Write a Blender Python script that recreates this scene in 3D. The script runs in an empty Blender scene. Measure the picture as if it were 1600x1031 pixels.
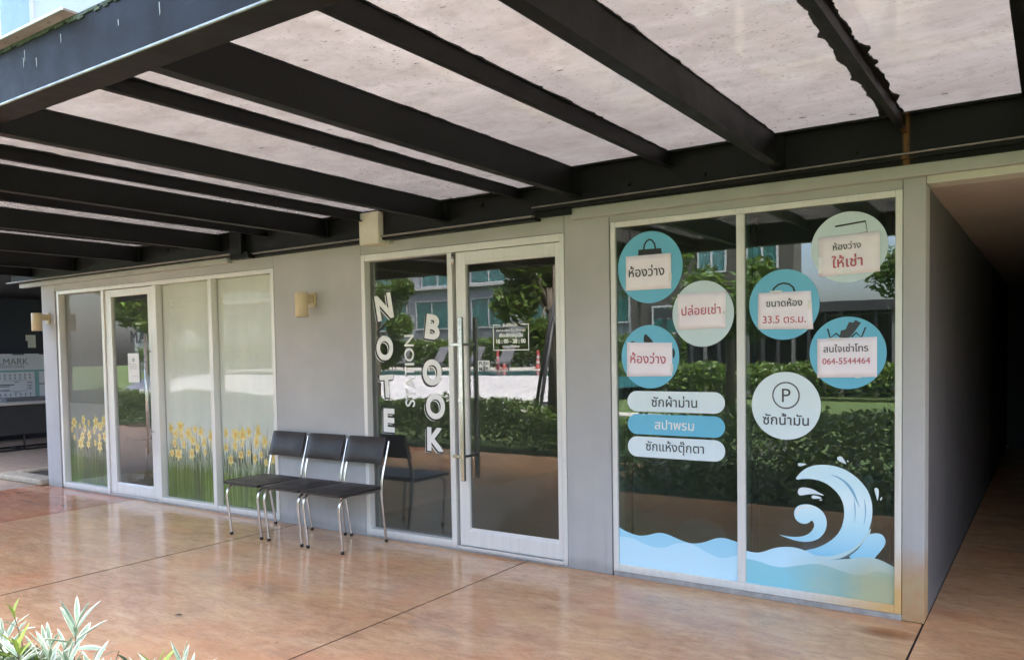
import bpy, math, random, bmesh
from mathutils import Vector, Matrix
from mathutils.geometry import tessellate_polygon, interpolate_bezier
random.seed(7)
SC = bpy.context.scene
COL = SC.collection
R = math.radians

# ------------------------------------------------------------------ camera, light, exposure
CAM_Y = -4.757
cam = bpy.data.cameras.new('camera')
cam.sensor_width = 36.0
cam.lens = 36.0 * 1255.2 / 1600.0
cam.shift_y = (600.0 - 515.5) / 1600.0
cam.clip_start = 0.05
cam.clip_end = 600.0
camo = bpy.data.objects.new('camera', cam)
COL.objects.link(camo)
rr = Vector((0.829, 0.560, -0.016)); uu = Vector((-0.010, 0.043, 0.999)); ff = Vector((-0.560, 0.828, -0.041))
ff.normalize(); rr = (rr - ff * rr.dot(ff)).normalized(); uu = rr.cross(ff)
camo.matrix_world = Matrix(((rr.x, uu.x, -ff.x, 0), (rr.y, uu.y, -ff.y, CAM_Y), (rr.z, uu.z, -ff.z, 1.5), (0, 0, 0, 1)))
SC.camera = camo

SUN_EL, SUN_AZ = 66.0, 59.0          # azimuth measured from +Y towards +X
world = bpy.data.worlds.new('World')
SC.world = world
world.use_nodes = True
wn = world.node_tree
bg = wn.nodes['Background']
sky = wn.nodes.new('ShaderNodeTexSky')
sky.sky_type = 'NISHITA'
sky.sun_disc = False
sky.sun_elevation = R(SUN_EL)
sky.sun_rotation = R(SUN_AZ)
sky.air_density = 0.8; sky.dust_density = 5.0; sky.ozone_density = 0.4
wn.links.new(sky.outputs[0], bg.inputs[0])
bg.inputs[1].default_value = 0.15

sd = Vector((math.sin(R(SUN_AZ)) * math.cos(R(SUN_EL)), math.cos(R(SUN_AZ)) * math.cos(R(SUN_EL)), math.sin(R(SUN_EL))))
sl = bpy.data.lights.new('sun', 'SUN')
sl.energy = 3.6; sl.angle = R(0.6); sl.color = (1.0, 0.95, 0.87)
so = bpy.data.objects.new('sun', sl)
COL.objects.link(so)
so.rotation_euler = sd.to_track_quat('Z', 'Y').to_euler()

SC.view_settings.view_transform = 'Standard'
SC.view_settings.look = 'None'
SC.view_settings.gamma = 1.0
SC.view_settings.use_curve_mapping = False
SC.view_settings.exposure = 3.35
SC.render.engine = 'CYCLES'
SC.cycles.max_bounces = 10
SC.cycles.diffuse_bounces = 5
SC.cycles.glossy_bounces = 4
SC.cycles.transmission_bounces = 6
SC.cycles.transparent_max_bounces = 12

# ------------------------------------------------------------------ helpers
def lift(x):
    return 0.0068 * (x + 4.0)

def link(o, parent=None):
    COL.objects.link(o)
    if parent is not None:
        o.parent = parent
        o.matrix_parent_inverse = Matrix.Translation(parent.location).inverted()
    return o

def thing(name, label, cat, loc=(0, 0, 0), group=None):
    o = bpy.data.objects.new(name, None)
    o.location = loc
    o.empty_display_size = 0.1
    COL.objects.link(o)
    return tag(o, label, cat, group)

def tag(o, label=None, cat=None, group=None, kind=None):
    if label: o['label'] = label
    if cat: o['category'] = cat
    if group: o['group'] = group
    if kind: o['kind'] = kind
    return o

class MB:
    def __init__(s): s.v = []; s.f = []; s.m = []; s.cur = 0; s.sm = []
    def mat(s, i): s.cur = i; return s
    def poly(s, pts, smooth=False):
        b = len(s.v); s.v += [tuple(p) for p in pts]; s.f.append(tuple(range(b, b + len(pts)))); s.m.append(s.cur); s.sm.append(smooth); return s
    def box(s, x0, x1, y0, y1, z0, z1, zl=None):
        """zl: optional function giving a z offset by x (slightly sloping members)"""
        b = len(s.v)
        a0 = zl(x0) if zl else 0; a1 = zl(x1) if zl else 0
        s.v += [(x0, y0, z0 + a0), (x1, y0, z0 + a1), (x1, y1, z0 + a1), (x0, y1, z0 + a0),
                (x0, y0, z1 + a0), (x1, y0, z1 + a1), (x1, y1, z1 + a1), (x0, y1, z1 + a0)]
        for q in ((0, 3, 2, 1), (4, 5, 6, 7), (0, 1, 5, 4), (1, 2, 6, 5), (2, 3, 7, 6), (3, 0, 4, 7)):
            s.f.append(tuple(b + i for i in q)); s.m.append(s.cur); s.sm.append(False)
        return s
    def hull(s, quad0, quad1):
        """two quads joined"""
        b = len(s.v); s.v += list(quad0) + list(quad1)
        for q in ((0, 3, 2, 1), (4, 5, 6, 7), (0, 1, 5, 4), (1, 2, 6, 5), (2, 3, 7, 6), (3, 0, 4, 7)):
            s.f.append(tuple(b + i for i in q)); s.m.append(s.cur); s.sm.append(False)
        return s
    def tube(s, pts, r, n=10, caps=True, r1=None):
        pts = [Vector(p) for p in pts]; b = len(s.v); N = len(pts)
        up = None
        for i, p in enumerate(pts):
            t = (pts[min(i + 1, N - 1)] - pts[max(i - 1, 0)]).normalized()
            if up is None:
                up = Vector((0, 0, 1)) if abs(t.z) < .9 else Vector((1, 0, 0))
            u = (up - t * up.dot(t)).normalized(); w = t.cross(u); up = u
            rad = r if r1 is None else r + (r1 - r) * i / (N - 1)
            for k in range(n):
                a = 2 * math.pi * k / n
                s.v.append(tuple(p + u * math.cos(a) * rad + w * math.sin(a) * rad))
        for i in range(N - 1):
            for k in range(n):
                k2 = (k + 1) % n
                s.f.append((b + i * n + k, b + i * n + k2, b + (i + 1) * n + k2, b + (i + 1) * n + k)); s.m.append(s.cur); s.sm.append(True)
        if caps:
            s.f.append(tuple(b + k for k in reversed(range(n)))); s.m.append(s.cur); s.sm.append(False)
            s.f.append(tuple(b + (N - 1) * n + k for k in range(n))); s.m.append(s.cur); s.sm.append(False)
        return s
    def lathe(s, c, prof, n=24):
        """prof: list of (radius, z)"""
        b = len(s.v)
        for (r, z) in prof:
            for k in range(n):
                a = 2 * math.pi * k / n
                s.v.append((c[0] + r * math.cos(a), c[1] + r * math.sin(a), c[2] + z))
        for i in range(len(prof) - 1):
            for k in range(n):
                k2 = (k + 1) % n
                s.f.append((b + i * n + k, b + i * n + k2, b + (i + 1) * n + k2, b + (i + 1) * n + k)); s.m.append(s.cur); s.sm.append(True)
        return s
    def flat(s, pts, y, th=0.0006):
        """a thin plate in the XZ plane, outline pts [(x,z)], front at y, facing -Y"""
        V = [Vector((a, c, 0)) for a, c in pts]
        tri = tessellate_polygon([V])
        b = len(s.v); n = len(pts)
        s.v += [(a, y, c) for a, c in pts] + [(a, y + th, c) for a, c in pts]
        for t in tri:
            A, B, C_ = [V[i] for i in t]
            o = (B - A).cross(C_ - A).z
            t = tuple(t) if o > 0 else tuple(reversed(t))
            s.f.append(tuple(b + i for i in t)); s.m.append(s.cur); s.sm.append(False)
        area = sum(pts[i][0] * pts[(i + 1) % n][1] - pts[(i + 1) % n][0] * pts[i][1] for i in range(n))
        for i in range(n):
            j = (i + 1) % n
            q = (b + i, b + n + i, b + n + j, b + j)
            if area < 0: q = tuple(reversed(q))
            s.f.append(q); s.m.append(s.cur); s.sm.append(False)
        return s
    def build(s, name, mats, parent=None, bevel=0.0, seg=2):
        me = bpy.data.meshes.new(name)
        me.from_pydata(s.v, [], s.f)
        if not isinstance(mats, (list, tuple)): mats = [mats]
        for m in mats: me.materials.append(m)
        me.polygons.foreach_set('material_index', s.m)
        me.polygons.foreach_set('use_smooth', s.sm)
        me.update()
        o = bpy.data.objects.new(name, me)
        link(o, parent)
        if bevel > 0:
            md = o.modifiers.new('bevel', 'BEVEL'); md.width = bevel; md.segments = seg; md.limit_method = 'ANGLE'; md.angle_limit = R(40)
            md.harden_normals = False
        return o

def arc_path(pts, rad, seg=6):
    """polyline with rounded corners"""
    P = [Vector(p) for p in pts]; out = [P[0]]
    for i in range(1, len(P) - 1):
        a = (P[i - 1] - P[i]); b = (P[i + 1] - P[i]); la, lb = a.length, b.length; a.normalize(); b.normalize()
        r = rad if not isinstance(rad, (list, tuple)) else rad[i - 1]
        d = min(r, la * .48, lb * .48)
        p0 = P[i] + a * d; p1 = P[i] + b * d
        for k in range(seg + 1):
            t = k / seg
            out.append(p0 * (1 - t) ** 2 + P[i] * 2 * t * (1 - t) + p1 * t * t)
    out.append(P[-1]); return out

def copy_tree(o, parent=None):
    c = o.copy(); COL.objects.link(c)
    if parent is not None:
        mpi = o.matrix_parent_inverse.copy(); c.parent = parent; c.matrix_parent_inverse = mpi
    for ch in [x for x in CHILD.get(o.name, [])]: copy_tree(ch, c)
    return c

# ------------------------------------------------------------------ materials
class NT:
    def __init__(s, name):
        s.m = bpy.data.materials.new(name); s.m.use_nodes = True
        s.t = s.m.node_tree; s.b = s.t.nodes['Principled BSDF']; s.out = s.t.nodes['Material Output']
    def n(s, typ, **kw):
        nd = s.t.nodes.new(typ)
        for k, v in kw.items(): setattr(nd, k, v)
        return nd
    def l(s, a, b): s.t.links.new(a, b)
    def pos(s, scale=(1, 1, 1)):
        g = s.n('ShaderNodeNewGeometry'); mp = s.n('ShaderNodeMapping'); mp.inputs['Scale'].default_value = scale
        s.l(g.outputs['Position'], mp.inputs['Vector']); return mp.outputs['Vector']
    def obj(s, scale=(1, 1, 1)):
        g = s.n('ShaderNodeTexCoord'); mp = s.n('ShaderNodeMapping'); mp.inputs['Scale'].default_value = scale
        s.l(g.outputs['Object'], mp.inputs['Vector']); return mp.outputs['Vector']
    def noise(s, vec, scale, detail=5, rough=.6, dist=0.0):
        x = s.n('ShaderNodeTexNoise'); x.inputs['Scale'].default_value = scale; x.inputs['Detail'].default_value = detail
        x.inputs['Roughness'].default_value = rough; x.inputs['Distortion'].default_value = dist
        s.l(vec, x.inputs['Vector']); return x.outputs['Fac']
    def ramp(s, fac, stops, interp='LINEAR'):
        x = s.n('ShaderNodeValToRGB'); cr = x.color_ramp; cr.interpolation = interp
        while len(cr.elements) < len(stops): cr.elements.new(0.5)
        for e, (p, c) in zip(cr.elements, stops):
            e.position = p
            if not isinstance(c, (tuple, list)): c = (c, c, c)
            e.color = (*c[:3], 1)
        s.l(fac, x.inputs['Fac']); return x.outputs['Color']
    def mix(s, fac, a, b, mode='MIX'):
        x = s.n('ShaderNodeMix', data_type='RGBA', blend_type=mode)
        if isinstance(fac, (int, float)): x.inputs[0].default_value = fac
        else: s.l(fac, x.inputs[0])
        for i, v in ((6, a), (7, b)):
            if isinstance(v, (tuple, list)): x.inputs[i].default_value = (*v[:3], 1)
            else: s.l(v, x.inputs[i])
        return x.outputs[2]
    def math(s, op, a, b=None, c=None):
        x = s.n('ShaderNodeMath', operation=op)
        for i, v in enumerate((a, b, c)):
            if v is None: continue
            if isinstance(v, (int, float)): x.inputs[i].default_value = v
            else: s.l(v, x.inputs[i])
        return x.outputs[0]
    def sep(s, vec):
        x = s.n('ShaderNodeSeparateXYZ'); s.l(vec, x.inputs[0]); return x.outputs
    def bump(s, h, strength=.2, dist=.01):
        x = s.n('ShaderNodeBump'); x.inputs['Strength'].default_value = strength; x.inputs['Distance'].default_value = dist
        s.l(h, x.inputs['Height']); s.l(x.outputs[0], s.b.inputs['Normal']); return x.outputs[0]
    def set(s, color=None, rough=None, metal=None, spec=None, coat=None, coat_rough=None):
        for k, v in (('Base Color', color), ('Roughness', rough), ('Metallic', metal), ('Specular IOR Level', spec), ('Coat Weight', coat), ('Coat Roughness', coat_rough)):
            if v is None: continue
            if isinstance(v, (int, float)): s.b.inputs[k].default_value = v
            elif isinstance(v, (tuple, list)): s.b.inputs[k].default_value = (*v[:3], 1)
            else: s.l(v, s.b.inputs[k])
        return s

def plain(name, col, rough=.6, metal=0, var=.12, scale=6.0, bump=0.0, spec=.5, coat=None):
    t = NT(name)
    v = t.pos()
    f = t.noise(v, scale, 6, .65)
    c = t.ramp(f, [(.25, tuple(x * (1 - var) for x in col)), (.75, tuple(min(1, x * (1 + var)) for x in col))])
    t.set(color=c, rough=rough, metal=metal, spec=spec)
    if coat: t.set(coat=coat, coat_rough=.15)
    if bump:
        h = t.noise(v, scale * 12, 4, .6); t.bump(h, bump, .004)
    return t.m

def wall_paint(name, col, rust=False):
    t = NT(name)
    v = t.pos(); s = t.sep(v)
    f = t.noise(v, 1.6, 6, .6)
    c = t.ramp(f, [(.3, tuple(x * .88 for x in col)), (.7, tuple(x * 1.06 for x in col))])
    # vertical drip streaks, strongest near the foot
    vs = t.pos((14, 14, .55)); st = t.noise(vs, 1.0, 5, .7)
    stm = t.math('MULTIPLY', t.ramp(st, [(.50, 0), (.72, 1)]), t.ramp(s[2], [(.0, 1), (.55, .35), (1, .0)]))
    c = t.mix(t.math('MULTIPLY', stm, .5), c, tuple(x * .55 for x in col))
    # scuffed dirty foot
    fz = t.math('ADD', s[2], t.math('MULTIPLY', t.noise(t.pos((6, 6, 3)), 1.0, 4, .6), .12))
    foot = t.ramp(fz, [(.0, 1), (.105, .7), (.15, 0)])
    c = t.mix(t.math('MULTIPLY', foot, .55), c, (.2, .19, .17))
    if rust:
        d = t.math('ADD', s[2], t.math('MULTIPLY', t.noise(t.pos((5, 5, 4)), 1.3, 3, .5), .22))
        rm = t.math('MULTIPLY', t.ramp(d, [(.33, 1), (.52, 0)]), t.ramp(t.math('ADD', s[0], 1.0), [(.1, 0), (.22, .9)]))
        rc = t.ramp(t.noise(t.pos((3, 3, 4)), 2.0, 4, .6), [(.35, (.42, .30, .11)), (.65, (.46, .21, .05))])
        c = t.mix(t.math('MULTIPLY', rm, .85), c, rc)
    t.set(color=c, rough=.72, spec=.3)
    h = t.math('ADD', t.noise(v, 55, 5, .7), t.math('MULTIPLY', t.noise(t.pos((1, 1, 3)), 4, 4, .6), 1.6)); t.bump(h, .22, .004)
    return t.m

M = {}
M['wall'] = wall_paint('grey_wall_paint', (.45, .445, .435), rust=True)
M['fascia'] = plain('fascia_paint', (.40, .40, .375), .7, var=.12, scale=5, bump=.15)
M['white_beam'] = plain('cream_beam_paint', (.58, .575, .52), .75, var=.07)
M['dark_gap'] = plain('dark_gap', (.05, .05, .05), .8)
M['plinth'] = plain('concrete_plinth', (.33, .32, .30), .85, var=.3, scale=14, bump=.4)
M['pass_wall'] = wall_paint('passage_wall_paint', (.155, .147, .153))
M['pass_ceil'] = plain('passage_ceiling', (.50, .43, .40), .8, var=.06)
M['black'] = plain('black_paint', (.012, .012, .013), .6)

def alu(name, col, rust=False):
    t = NT(name)
    v = t.pos((30, 30, 1.2)); f = t.noise(v, 1.0, 5, .65)
    c = t.ramp(f, [(.3, tuple(x * .92 for x in col)), (.7, tuple(x * 1.03 for x in col))])
    v2 = t.pos(); g = t.noise(v2, 25, 5, .7)
    c = t.mix(t.math('MULTIPLY', t.ramp(g, [(.58, 0), (.75, 1)]), .25), c, tuple(x * .6 for x in col))
    s = t.sep(v2)
    foot = t.ramp(t.math('ADD', s[2], t.math('MULTIPLY', g, .05)), [(.04, 1), (.09, 0)])
    c = t.mix(t.math('MULTIPLY', foot, .45), c, (.25, .24, .22))
    if rust:
        d = t.math('ADD', s[2], t.math('MULTIPLY', t.noise(t.pos((6, 6, 5)), 1.3, 3, .5), .2))
        rm = t.math('MULTIPLY', t.ramp(d, [(.28, 1), (.55, 0)]), t.ramp(t.math('ADD', s[0], 1.25), [(.0, 0), (.5, 1)]))
        c = t.mix(t.math('MULTIPLY', rm, .9), c, (.66, .40, .12))
    t.set(color=c, rough=.38, metal=.15, spec=.5)
    return t.m
M['alu'] = alu('powder_coated_aluminium', (.74, .73, .695))
M['alu_rust'] = alu('aluminium_with_rust_stain', (.74, .73, .68), True)

def glass(name, tint, refl=.10, dirt=.02, rough=.0, fk=1.0):
    t = NT(name)
    tr = t.n('ShaderNodeBsdfTransparent'); tr.inputs[0].default_value = (*tint, 1)
    gl = t.n('ShaderNodeBsdfGlossy'); gl.inputs['Roughness'].default_value = rough
    fr = t.n('ShaderNodeFresnel'); bf = t.n('ShaderNodeNewGeometry')
    t.l(t.math('MULTIPLY_ADD', bf.outputs['Backfacing'], 1 / 1.55 - 1.55, 1.55), fr.inputs['IOR'])   # same reflectance from inside the sheet
    # slight waviness of the sheet
    bp = t.n('ShaderNodeBump'); bp.inputs['Strength'].default_value = .012; bp.inputs['Distance'].default_value = .02
    t.l(t.noise(t.pos(), 2.5, 2, .4), bp.inputs['Height'])
    t.l(bp.outputs[0], gl.inputs['Normal'])
    fac = t.math('MINIMUM', t.math('MULTIPLY_ADD', fr.outputs[0], fk, refl), 1.0)
    mx = t.n('ShaderNodeMixShader'); t.l(fac, mx.inputs[0]); t.l(tr.outputs[0], mx.inputs[1]); t.l(gl.outputs[0], mx.inputs[2])
    df = t.n('ShaderNodeBsdfDiffuse'); df.inputs[0].default_value = (.5, .5, .48, 1)
    d = t.math('MULTIPLY', t.ramp(t.noise(t.pos((3, 3, 1.2)), 2.0, 6, .65), [(.35, .3), (.75, 1)]), dirt)
    m2 = t.n('ShaderNodeMixShader'); t.l(d, m2.inputs[0]); t.l(mx.outputs[0], m2.inputs[1]); t.l(df.outputs[0], m2.inputs[2])
    t.l(m2.outputs[0], t.out.inputs['Surface'])
    return t.m
M['glass_dark'] = glass('tinted_glass', (.68, .69, .68), .05, .03)
M['glass_green'] = glass('green_tinted_glass', (.56, .66, .64), .075, .03)
M['glass_clear'] = glass('clear_shop_glass', (.955, .965, .96), .015, .04)
M['glass_film'] = glass('film_backed_glass', (.97, .975, .97), .0, .03, .0, .42)
M['glass_bld'] = glass('apartment_glass', (.75, .88, .88), .04, .02)

# polished, stained concrete
def floor_mat(name, cA, cB, cC, cD):
    t = NT(name)
    v = t.pos(); vs = t.pos((1.0, 2.4, 1.0))
    big = t.noise(v, .55, 4, .55, .6)
    mid = t.noise(vs, 2.4, 9, .68, .35)
    fine = t.noise(vs, 8.0, 9, .74, .35)
    c = t.ramp(mid, [(.30, cA), (.47, cB), (.58, cC), (.72, cD)])
    c = t.mix(t.ramp(big, [(.40, 0), (.62, .65)]), c, t.ramp(mid, [(.3, tuple(x * .82 for x in cC)), (.7, cD)]))
    veins = t.noise(vs, 4.0, 9, .75, .9)
    vm = t.ramp(veins, [(.46, 0), (.50, 1), (.54, 0)])
    c = t.mix(t.math('MULTIPLY', vm, .32), c, tuple(x * .55 for x in cA))
    c = t.mix(t.math('MULTIPLY', t.ramp(fine, [(.45, 0), (.80, 1)]), .30), c, (.74, .57, .40))
    c = t.mix(t.math('MULTIPLY', t.ramp(fine, [(.24, 1), (.48, 0)]), .58), c, (.30, .175, .10))
    sp = t.noise(v, 70, 3, .6); c = t.mix(t.math('MULTIPLY', t.ramp(sp, [(.68, 0), (.74, 1)]), .45), c, (.12, .07, .05))
    rs = t.sep(v)
    dx = t.math('POWER', t.math('DIVIDE', t.math('ADD', rs[0], .71), .16), 2.0); dy = t.math('POWER', t.math('DIVIDE', t.math('ADD', rs[1], .25), .085), 2.0)
    rd = t.math('ADD', t.math('ADD', dx, dy), t.math('MULTIPLY', mid, 1.6))
    c = t.mix(t.ramp(t.math('MULTIPLY', rd, .5), [(.40, .95), (1.0, 0)]), c, (.24, .06, .015))
    h1 = t.noise(v, 1.1, 5, .6, .5); h2 = t.noise(t.pos((.8, 1.5, 1)), 1.7, 6, .65, .3)
    c = t.mix(t.math('MULTIPLY', t.ramp(h1, [(.50, 0), (.66, 1)]), .42), c, tuple(x * y for x, y in zip(cB, (1.12, .80, .70))))
    c = t.mix(t.math('MULTIPLY', t.ramp(h2, [(.52, 0), (.68, 1)]), .45), c, tuple(x * y for x, y in zip(cD, (1.02, .98, .78))))
    c = t.mix(t.math('MULTIPLY', t.ramp(h2, [(.30, 1), (.42, 0)]), .35), c, (.27, .20, .16))
    scr = t.noise(t.pos((3.5, 26, 1)), 1.4, 6, .7, .4)
    c = t.mix(t.math('MULTIPLY', t.ramp(scr, [(.30, 1), (.42, 0)]), .30), c, (.28, .17, .11))
    rough = t.ramp(mid, [(.3, .10), (.7, .22)])
    t.set(color=c, rough=rough, spec=.36)
    hb = t.math('ADD', t.math('MULTIPLY', fine, .6), t.math('MULTIPLY', mid, 1.0))
    t.bump(hb, .028, .010)
    return t.m
M['floor'] = floor_mat('stained_concrete', (.50, .255, .125), (.63, .350, .180), (.69, .410, .220), (.74, .485, .280))
M['floor_red'] = floor_mat('red_stained_concrete', (.40, .145, .070), (.50, .195, .10), (.55, .23, .125), (.62, .30, .17))
M['joint'] = plain('joint_filler', (.022, .010, .008), .8)
M['deck'] = plain('weathered_deck_board', (.36, .26, .19), .7, var=.25, scale=9, bump=.2)
M['curb'] = plain('planter_curb_concrete', (.36, .31, .23), .85, var=.25, scale=12, bump=.5)
M['soil'] = plain('dark_soil', (.05, .04, .03), .95, var=.4, scale=30, bump=.8)

def steel():
    t = NT('black_painted_steel')
    v = t.pos(); f = t.noise(v, 4, 6, .7)
    c = t.ramp(f, [(.3, (.0045, .0045, .005)), (.7, (.009, .0088, .009))])
    g = t.noise(t.pos((3, 3, 18)), 2.0, 6, .75)
    c = t.mix(t.math('MULTIPLY', t.ramp(g, [(.60, 0), (.72, 1)]), .3), c, (.03, .028, .026))
    # orange rust run where the purlin meets the ledger
    s = t.sep(v)
    dx = t.math('ABSOLUTE', t.math('SUBTRACT', s[0], -.655))
    near = t.math('MULTIPLY', t.ramp(dx, [(.010, .8), (.020, 0)]), t.ramp(t.math('ADD', s[1], 1.0), [(.80, 0), (.86, 1)]))
    rn = t.ramp(t.noise(t.pos((40, 1, 4)), 1.0, 4, .6), [(.35, 0), (.5, 1)])
    c = t.mix(t.math('MULTIPLY', near, rn), c, (.20, .095, .03))
    rough = t.ramp(f, [(.3, .42), (.7, .62)])
    t.set(color=c, rough=rough, spec=.22)
    t.bump(t.noise(v, 40, 4, .6), .12, .003)
    return t.m
M['steel'] = steel()
M['lit_lip'] = plain('lit_flange_edge', (.20, .185, .17), .45, var=.4, scale=12)  # paler than the steel: light caught by the ledger lip, put into the colour
M['sealant'] = plain('black_roof_sealant', (.012, .012, .012), .55, var=.4, scale=40, bump=.6)
M['algae'] = plain('algae_crust', (.07, .09, .06), .9, var=.5, scale=30, bump=.8)

def roof_panel():
    t = NT('dirty_translucent_roof_panel')
    v = t.pos(); vs = t.pos((1.1, 2.3, 1))
    f = t.noise(vs, 1.5, 10, .70, .25); f2 = t.noise(v, 7, 7, .7, .5)
    c = t.ramp(f, [(.3, (.29, .238, .190)), (.5, (.35, .293, .240)), (.72, (.42, .360, .302))])
    c = t.mix(t.math('MULTIPLY', t.ramp(f2, [(.3, 1), (.5, 0)]), .45), c, (.20, .155, .12))
    # dead leaves and specks lying on the glass
    vo = t.n('ShaderNodeTexVoronoi'); vo.inputs['Scale'].default_value = 9; vo.inputs['Randomness'].default_value = 1
    t.l(t.pos((1.0, 2.1, 1)), vo.inputs['Vector'])
    sz = t.n('ShaderNodeSeparateColor'); t.l(vo.outputs['Color'], sz.inputs[0])
    thr = t.math('MULTIPLY', t.math('POWER', sz.outputs[0], 4.0), .20)
    spk = t.math('LESS_THAN', t.math('ADD', vo.outputs['Distance'], t.math('MULTIPLY', t.noise(v, 60, 3, .6), .04)), t.math('ADD', thr, .015))
    vo2 = t.n('ShaderNodeTexVoronoi'); vo2.inputs['Scale'].default_value = 42; t.l(t.pos((1, 1.6, 1)), vo2.inputs['Vector'])
    sz2 = t.n('ShaderNodeSeparateColor'); t.l(vo2.outputs['Color'], sz2.inputs[0])
    spk2 = t.math('LESS_THAN', vo2.outputs['Distance'], t.math('MULTIPLY', t.math('POWER', sz2.outputs[1], 2.2), .34))
    patch = t.ramp(t.noise(v, 1.3, 4, .6), [(.38, .25), (.62, 1)])
    dirtc = t.math('MAXIMUM', t.math('MULTIPLY', spk, .85), t.math('MULTIPLY', spk2, .55))
    wisp = t.ramp(t.noise(t.pos((1.6, 5, 1)), 2.6, 9, .8, .3), [(.52, 0), (.74, 1)])
    c = t.mix(t.math('MULTIPLY', wisp, .45), c, (.47, .41, .345))
    c = t.mix(t.math('MULTIPLY', dirtc, patch), c, (.07, .05, .04))
    blot = t.ramp(t.noise(v, .9, 6, .7, .6), [(.42, 0), (.62, 1)]); c = t.mix(t.math('MULTIPLY', blot, .28), c, (.20, .165, .14))
    tl = t.n('ShaderNodeBsdfTranslucent'); t.l(c, tl.inputs[0])
    df = t.n('ShaderNodeBsdfDiffuse'); t.l(c, df.inputs[0])
    m1 = t.n('ShaderNodeMixShader'); m1.inputs[0].default_value = .25; t.l(tl.outputs[0], m1.inputs[1]); t.l(df.outputs[0], m1.inputs[2])
    gl = t.n('ShaderNodeBsdfGlossy'); gl.inputs['Roughness'].default_value = .02
    fr = t.n('ShaderNodeFresnel'); bf = t.n('ShaderNodeNewGeometry')
    t.l(t.math('MULTIPLY_ADD', bf.outputs['Backfacing'], 1 / 1.5 - 1.5, 1.5), fr.inputs['IOR'])
    m2 = t.n('ShaderNodeMixShader'); t.l(t.math('ADD', fr.outputs[0], .11), m2.inputs[0]); t.l(m1.outputs[0], m2.inputs[1]); t.l(gl.outputs[0], m2.inputs[2])
    t.l(m2.outputs[0], t.out.inputs['Surface'])
    return t.m
M['roof'] = roof_panel()
M['roof_top'] = glass('roof_glass_top', (.96, .97, .96), .0, .0)
M['glass_edge'] = plain('glass_panel_edge', (.72, .80, .78), .25)

def chrome():
    t = NT('worn_chrome')
    v = t.pos(); f = t.noise(v, 8, 4, .6)
    t.set(color=t.ramp(f, [(.3, (.50, .46, .41)), (.6, (.62, .59, .54))]), rough=.24, metal=1.0)
    return t.m
M['chrome'] = chrome()
M['steel_handle'] = plain('brushed_steel', (.50, .51, .50), .25, metal=1.0, var=.08, scale=20)
def vinyl():
    t = NT('black_vinyl_upholstery'); v = t.obj()
    f = t.noise(v, 9, 5, .6)
    t.set(color=t.ramp(f, [(.3, (.020, .017, .017)), (.7, (.038, .033, .033))]), rough=t.ramp(f, [(.3, .34), (.7, .5)]), spec=.5)
    h = t.math('ADD', t.noise(v, 140, 3, .6), t.math('MULTIPLY', t.noise(t.obj((4, 10, 10)), 2.2, 4, .6), 2.0)); t.bump(h, .16, .004)
    return t.m
M['vinyl'] = vinyl()
M['rubber'] = plain('black_rubber', (.012, .012, .012), .7)
M['lamp'] = plain('cream_lamp_enamel', (.62, .50, .31), .38, var=.05, scale=10)
M['lamp_in'] = plain('lamp_inside', (.25, .22, .18), .6)
M['cream'] = plain('cream_painted_box', (.62, .58, .48), .7, var=.08, scale=10, bump=.1)

def printed(name, col, rough=.35, var=.03):
    return plain(name, col, rough, var=var, scale=3)
M['st_blue'] = printed('blue_vinyl', (.15, .50, .70))
M['st_pale'] = printed('pale_blue_vinyl', (.60, .73, .77))
M['st_light'] = printed('light_blue_vinyl', (.72, .83, .87))
M['st_white'] = printed('white_vinyl', (.82, .82, .80))
M['st_ink'] = printed('black_print', (.018, .020, .022), .5)
M['st_ink2'] = printed('charcoal_print', (.05, .055, .06), .5)
M['st_red'] = printed('red_print', (.50, .12, .16), .6)
M['tape'] = printed('clear_tape', (.75, .74, .74), .12)
def paper():
    t = NT('pinkish_paper'); v = t.pos()
    f = t.noise(v, 6, 4, .6); t.set(color=t.ramp(f, [(.3, (.86, .79, .88)), (.7, (.93, .875, .95))]), rough=.5)
    t.bump(t.noise(t.pos(), 9, 3, .5), .35, .01); return t.m
M['paper'] = paper()
M['paper_white'] = plain('white_paper', (.72, .72, .69), .6, var=.03)

def sea(name, stops, stain=True):
    """printed colour gradient of the wave sticker, with a rusty-green stain at the right-hand foot"""
    t = NT(name); v = t.pos(); s = t.sep(v)
    c = t.ramp(t.math('MULTIPLY', s[2], 1.25), stops)
    if stain:
        nz = t.noise(t.pos((2.2, 2.2, 3)), 1.5, 3, .5)
        m = t.math('MULTIPLY', t.ramp(t.math('ADD', t.math('ADD', s[0], 1.5), t.math('MULTIPLY', nz, .35)), [(.35, 0), (.85, 1)]), t.ramp(s[2], [(.2, 1), (.5, 0)]))
        c = t.mix(t.math('MULTIPLY', m, .85), c, t.ramp(nz, [(.35, (.24, .28, .13)), (.6, (.44, .42, .20))]))
    t.set(color=c, rough=.3)
    return t.m
M['sea'] = sea('sea_print', [(0, (.42, .74, .88)), (.3, (.36, .69, .86)), (1, (.3, .6, .75))])
M['sea2'] = sea('sea_print_pale', [(0, (.58, .83, .94)), (.3, (.53, .80, .93)), (1, (.4, .65, .8))])
M['seaR2'] = sea('sea_print_teal', [(0, (.24, .60, .68)), (.3, (.28, .62, .72)), (1, (.3, .6, .7))])
M['crest'] = sea('crest_print', [(.2, (.40, .66, .72)), (.38, (.26, .60, .80)), (.62, (.52, .80, .90)), (.78, (.74, .90, .94)), (.9, (.64, .86, .92))], False)
M['crest_tail'] = sea('crest_tail_print', [(0, (.50, .66, .62)), (.5, (.50, .70, .74))], False)
M['crest_dark'] = printed('crest_shadow_print', (.10, .17, .19))
M['crest_str'] = printed('crest_streak_print', (.20, .45, .62))

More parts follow.
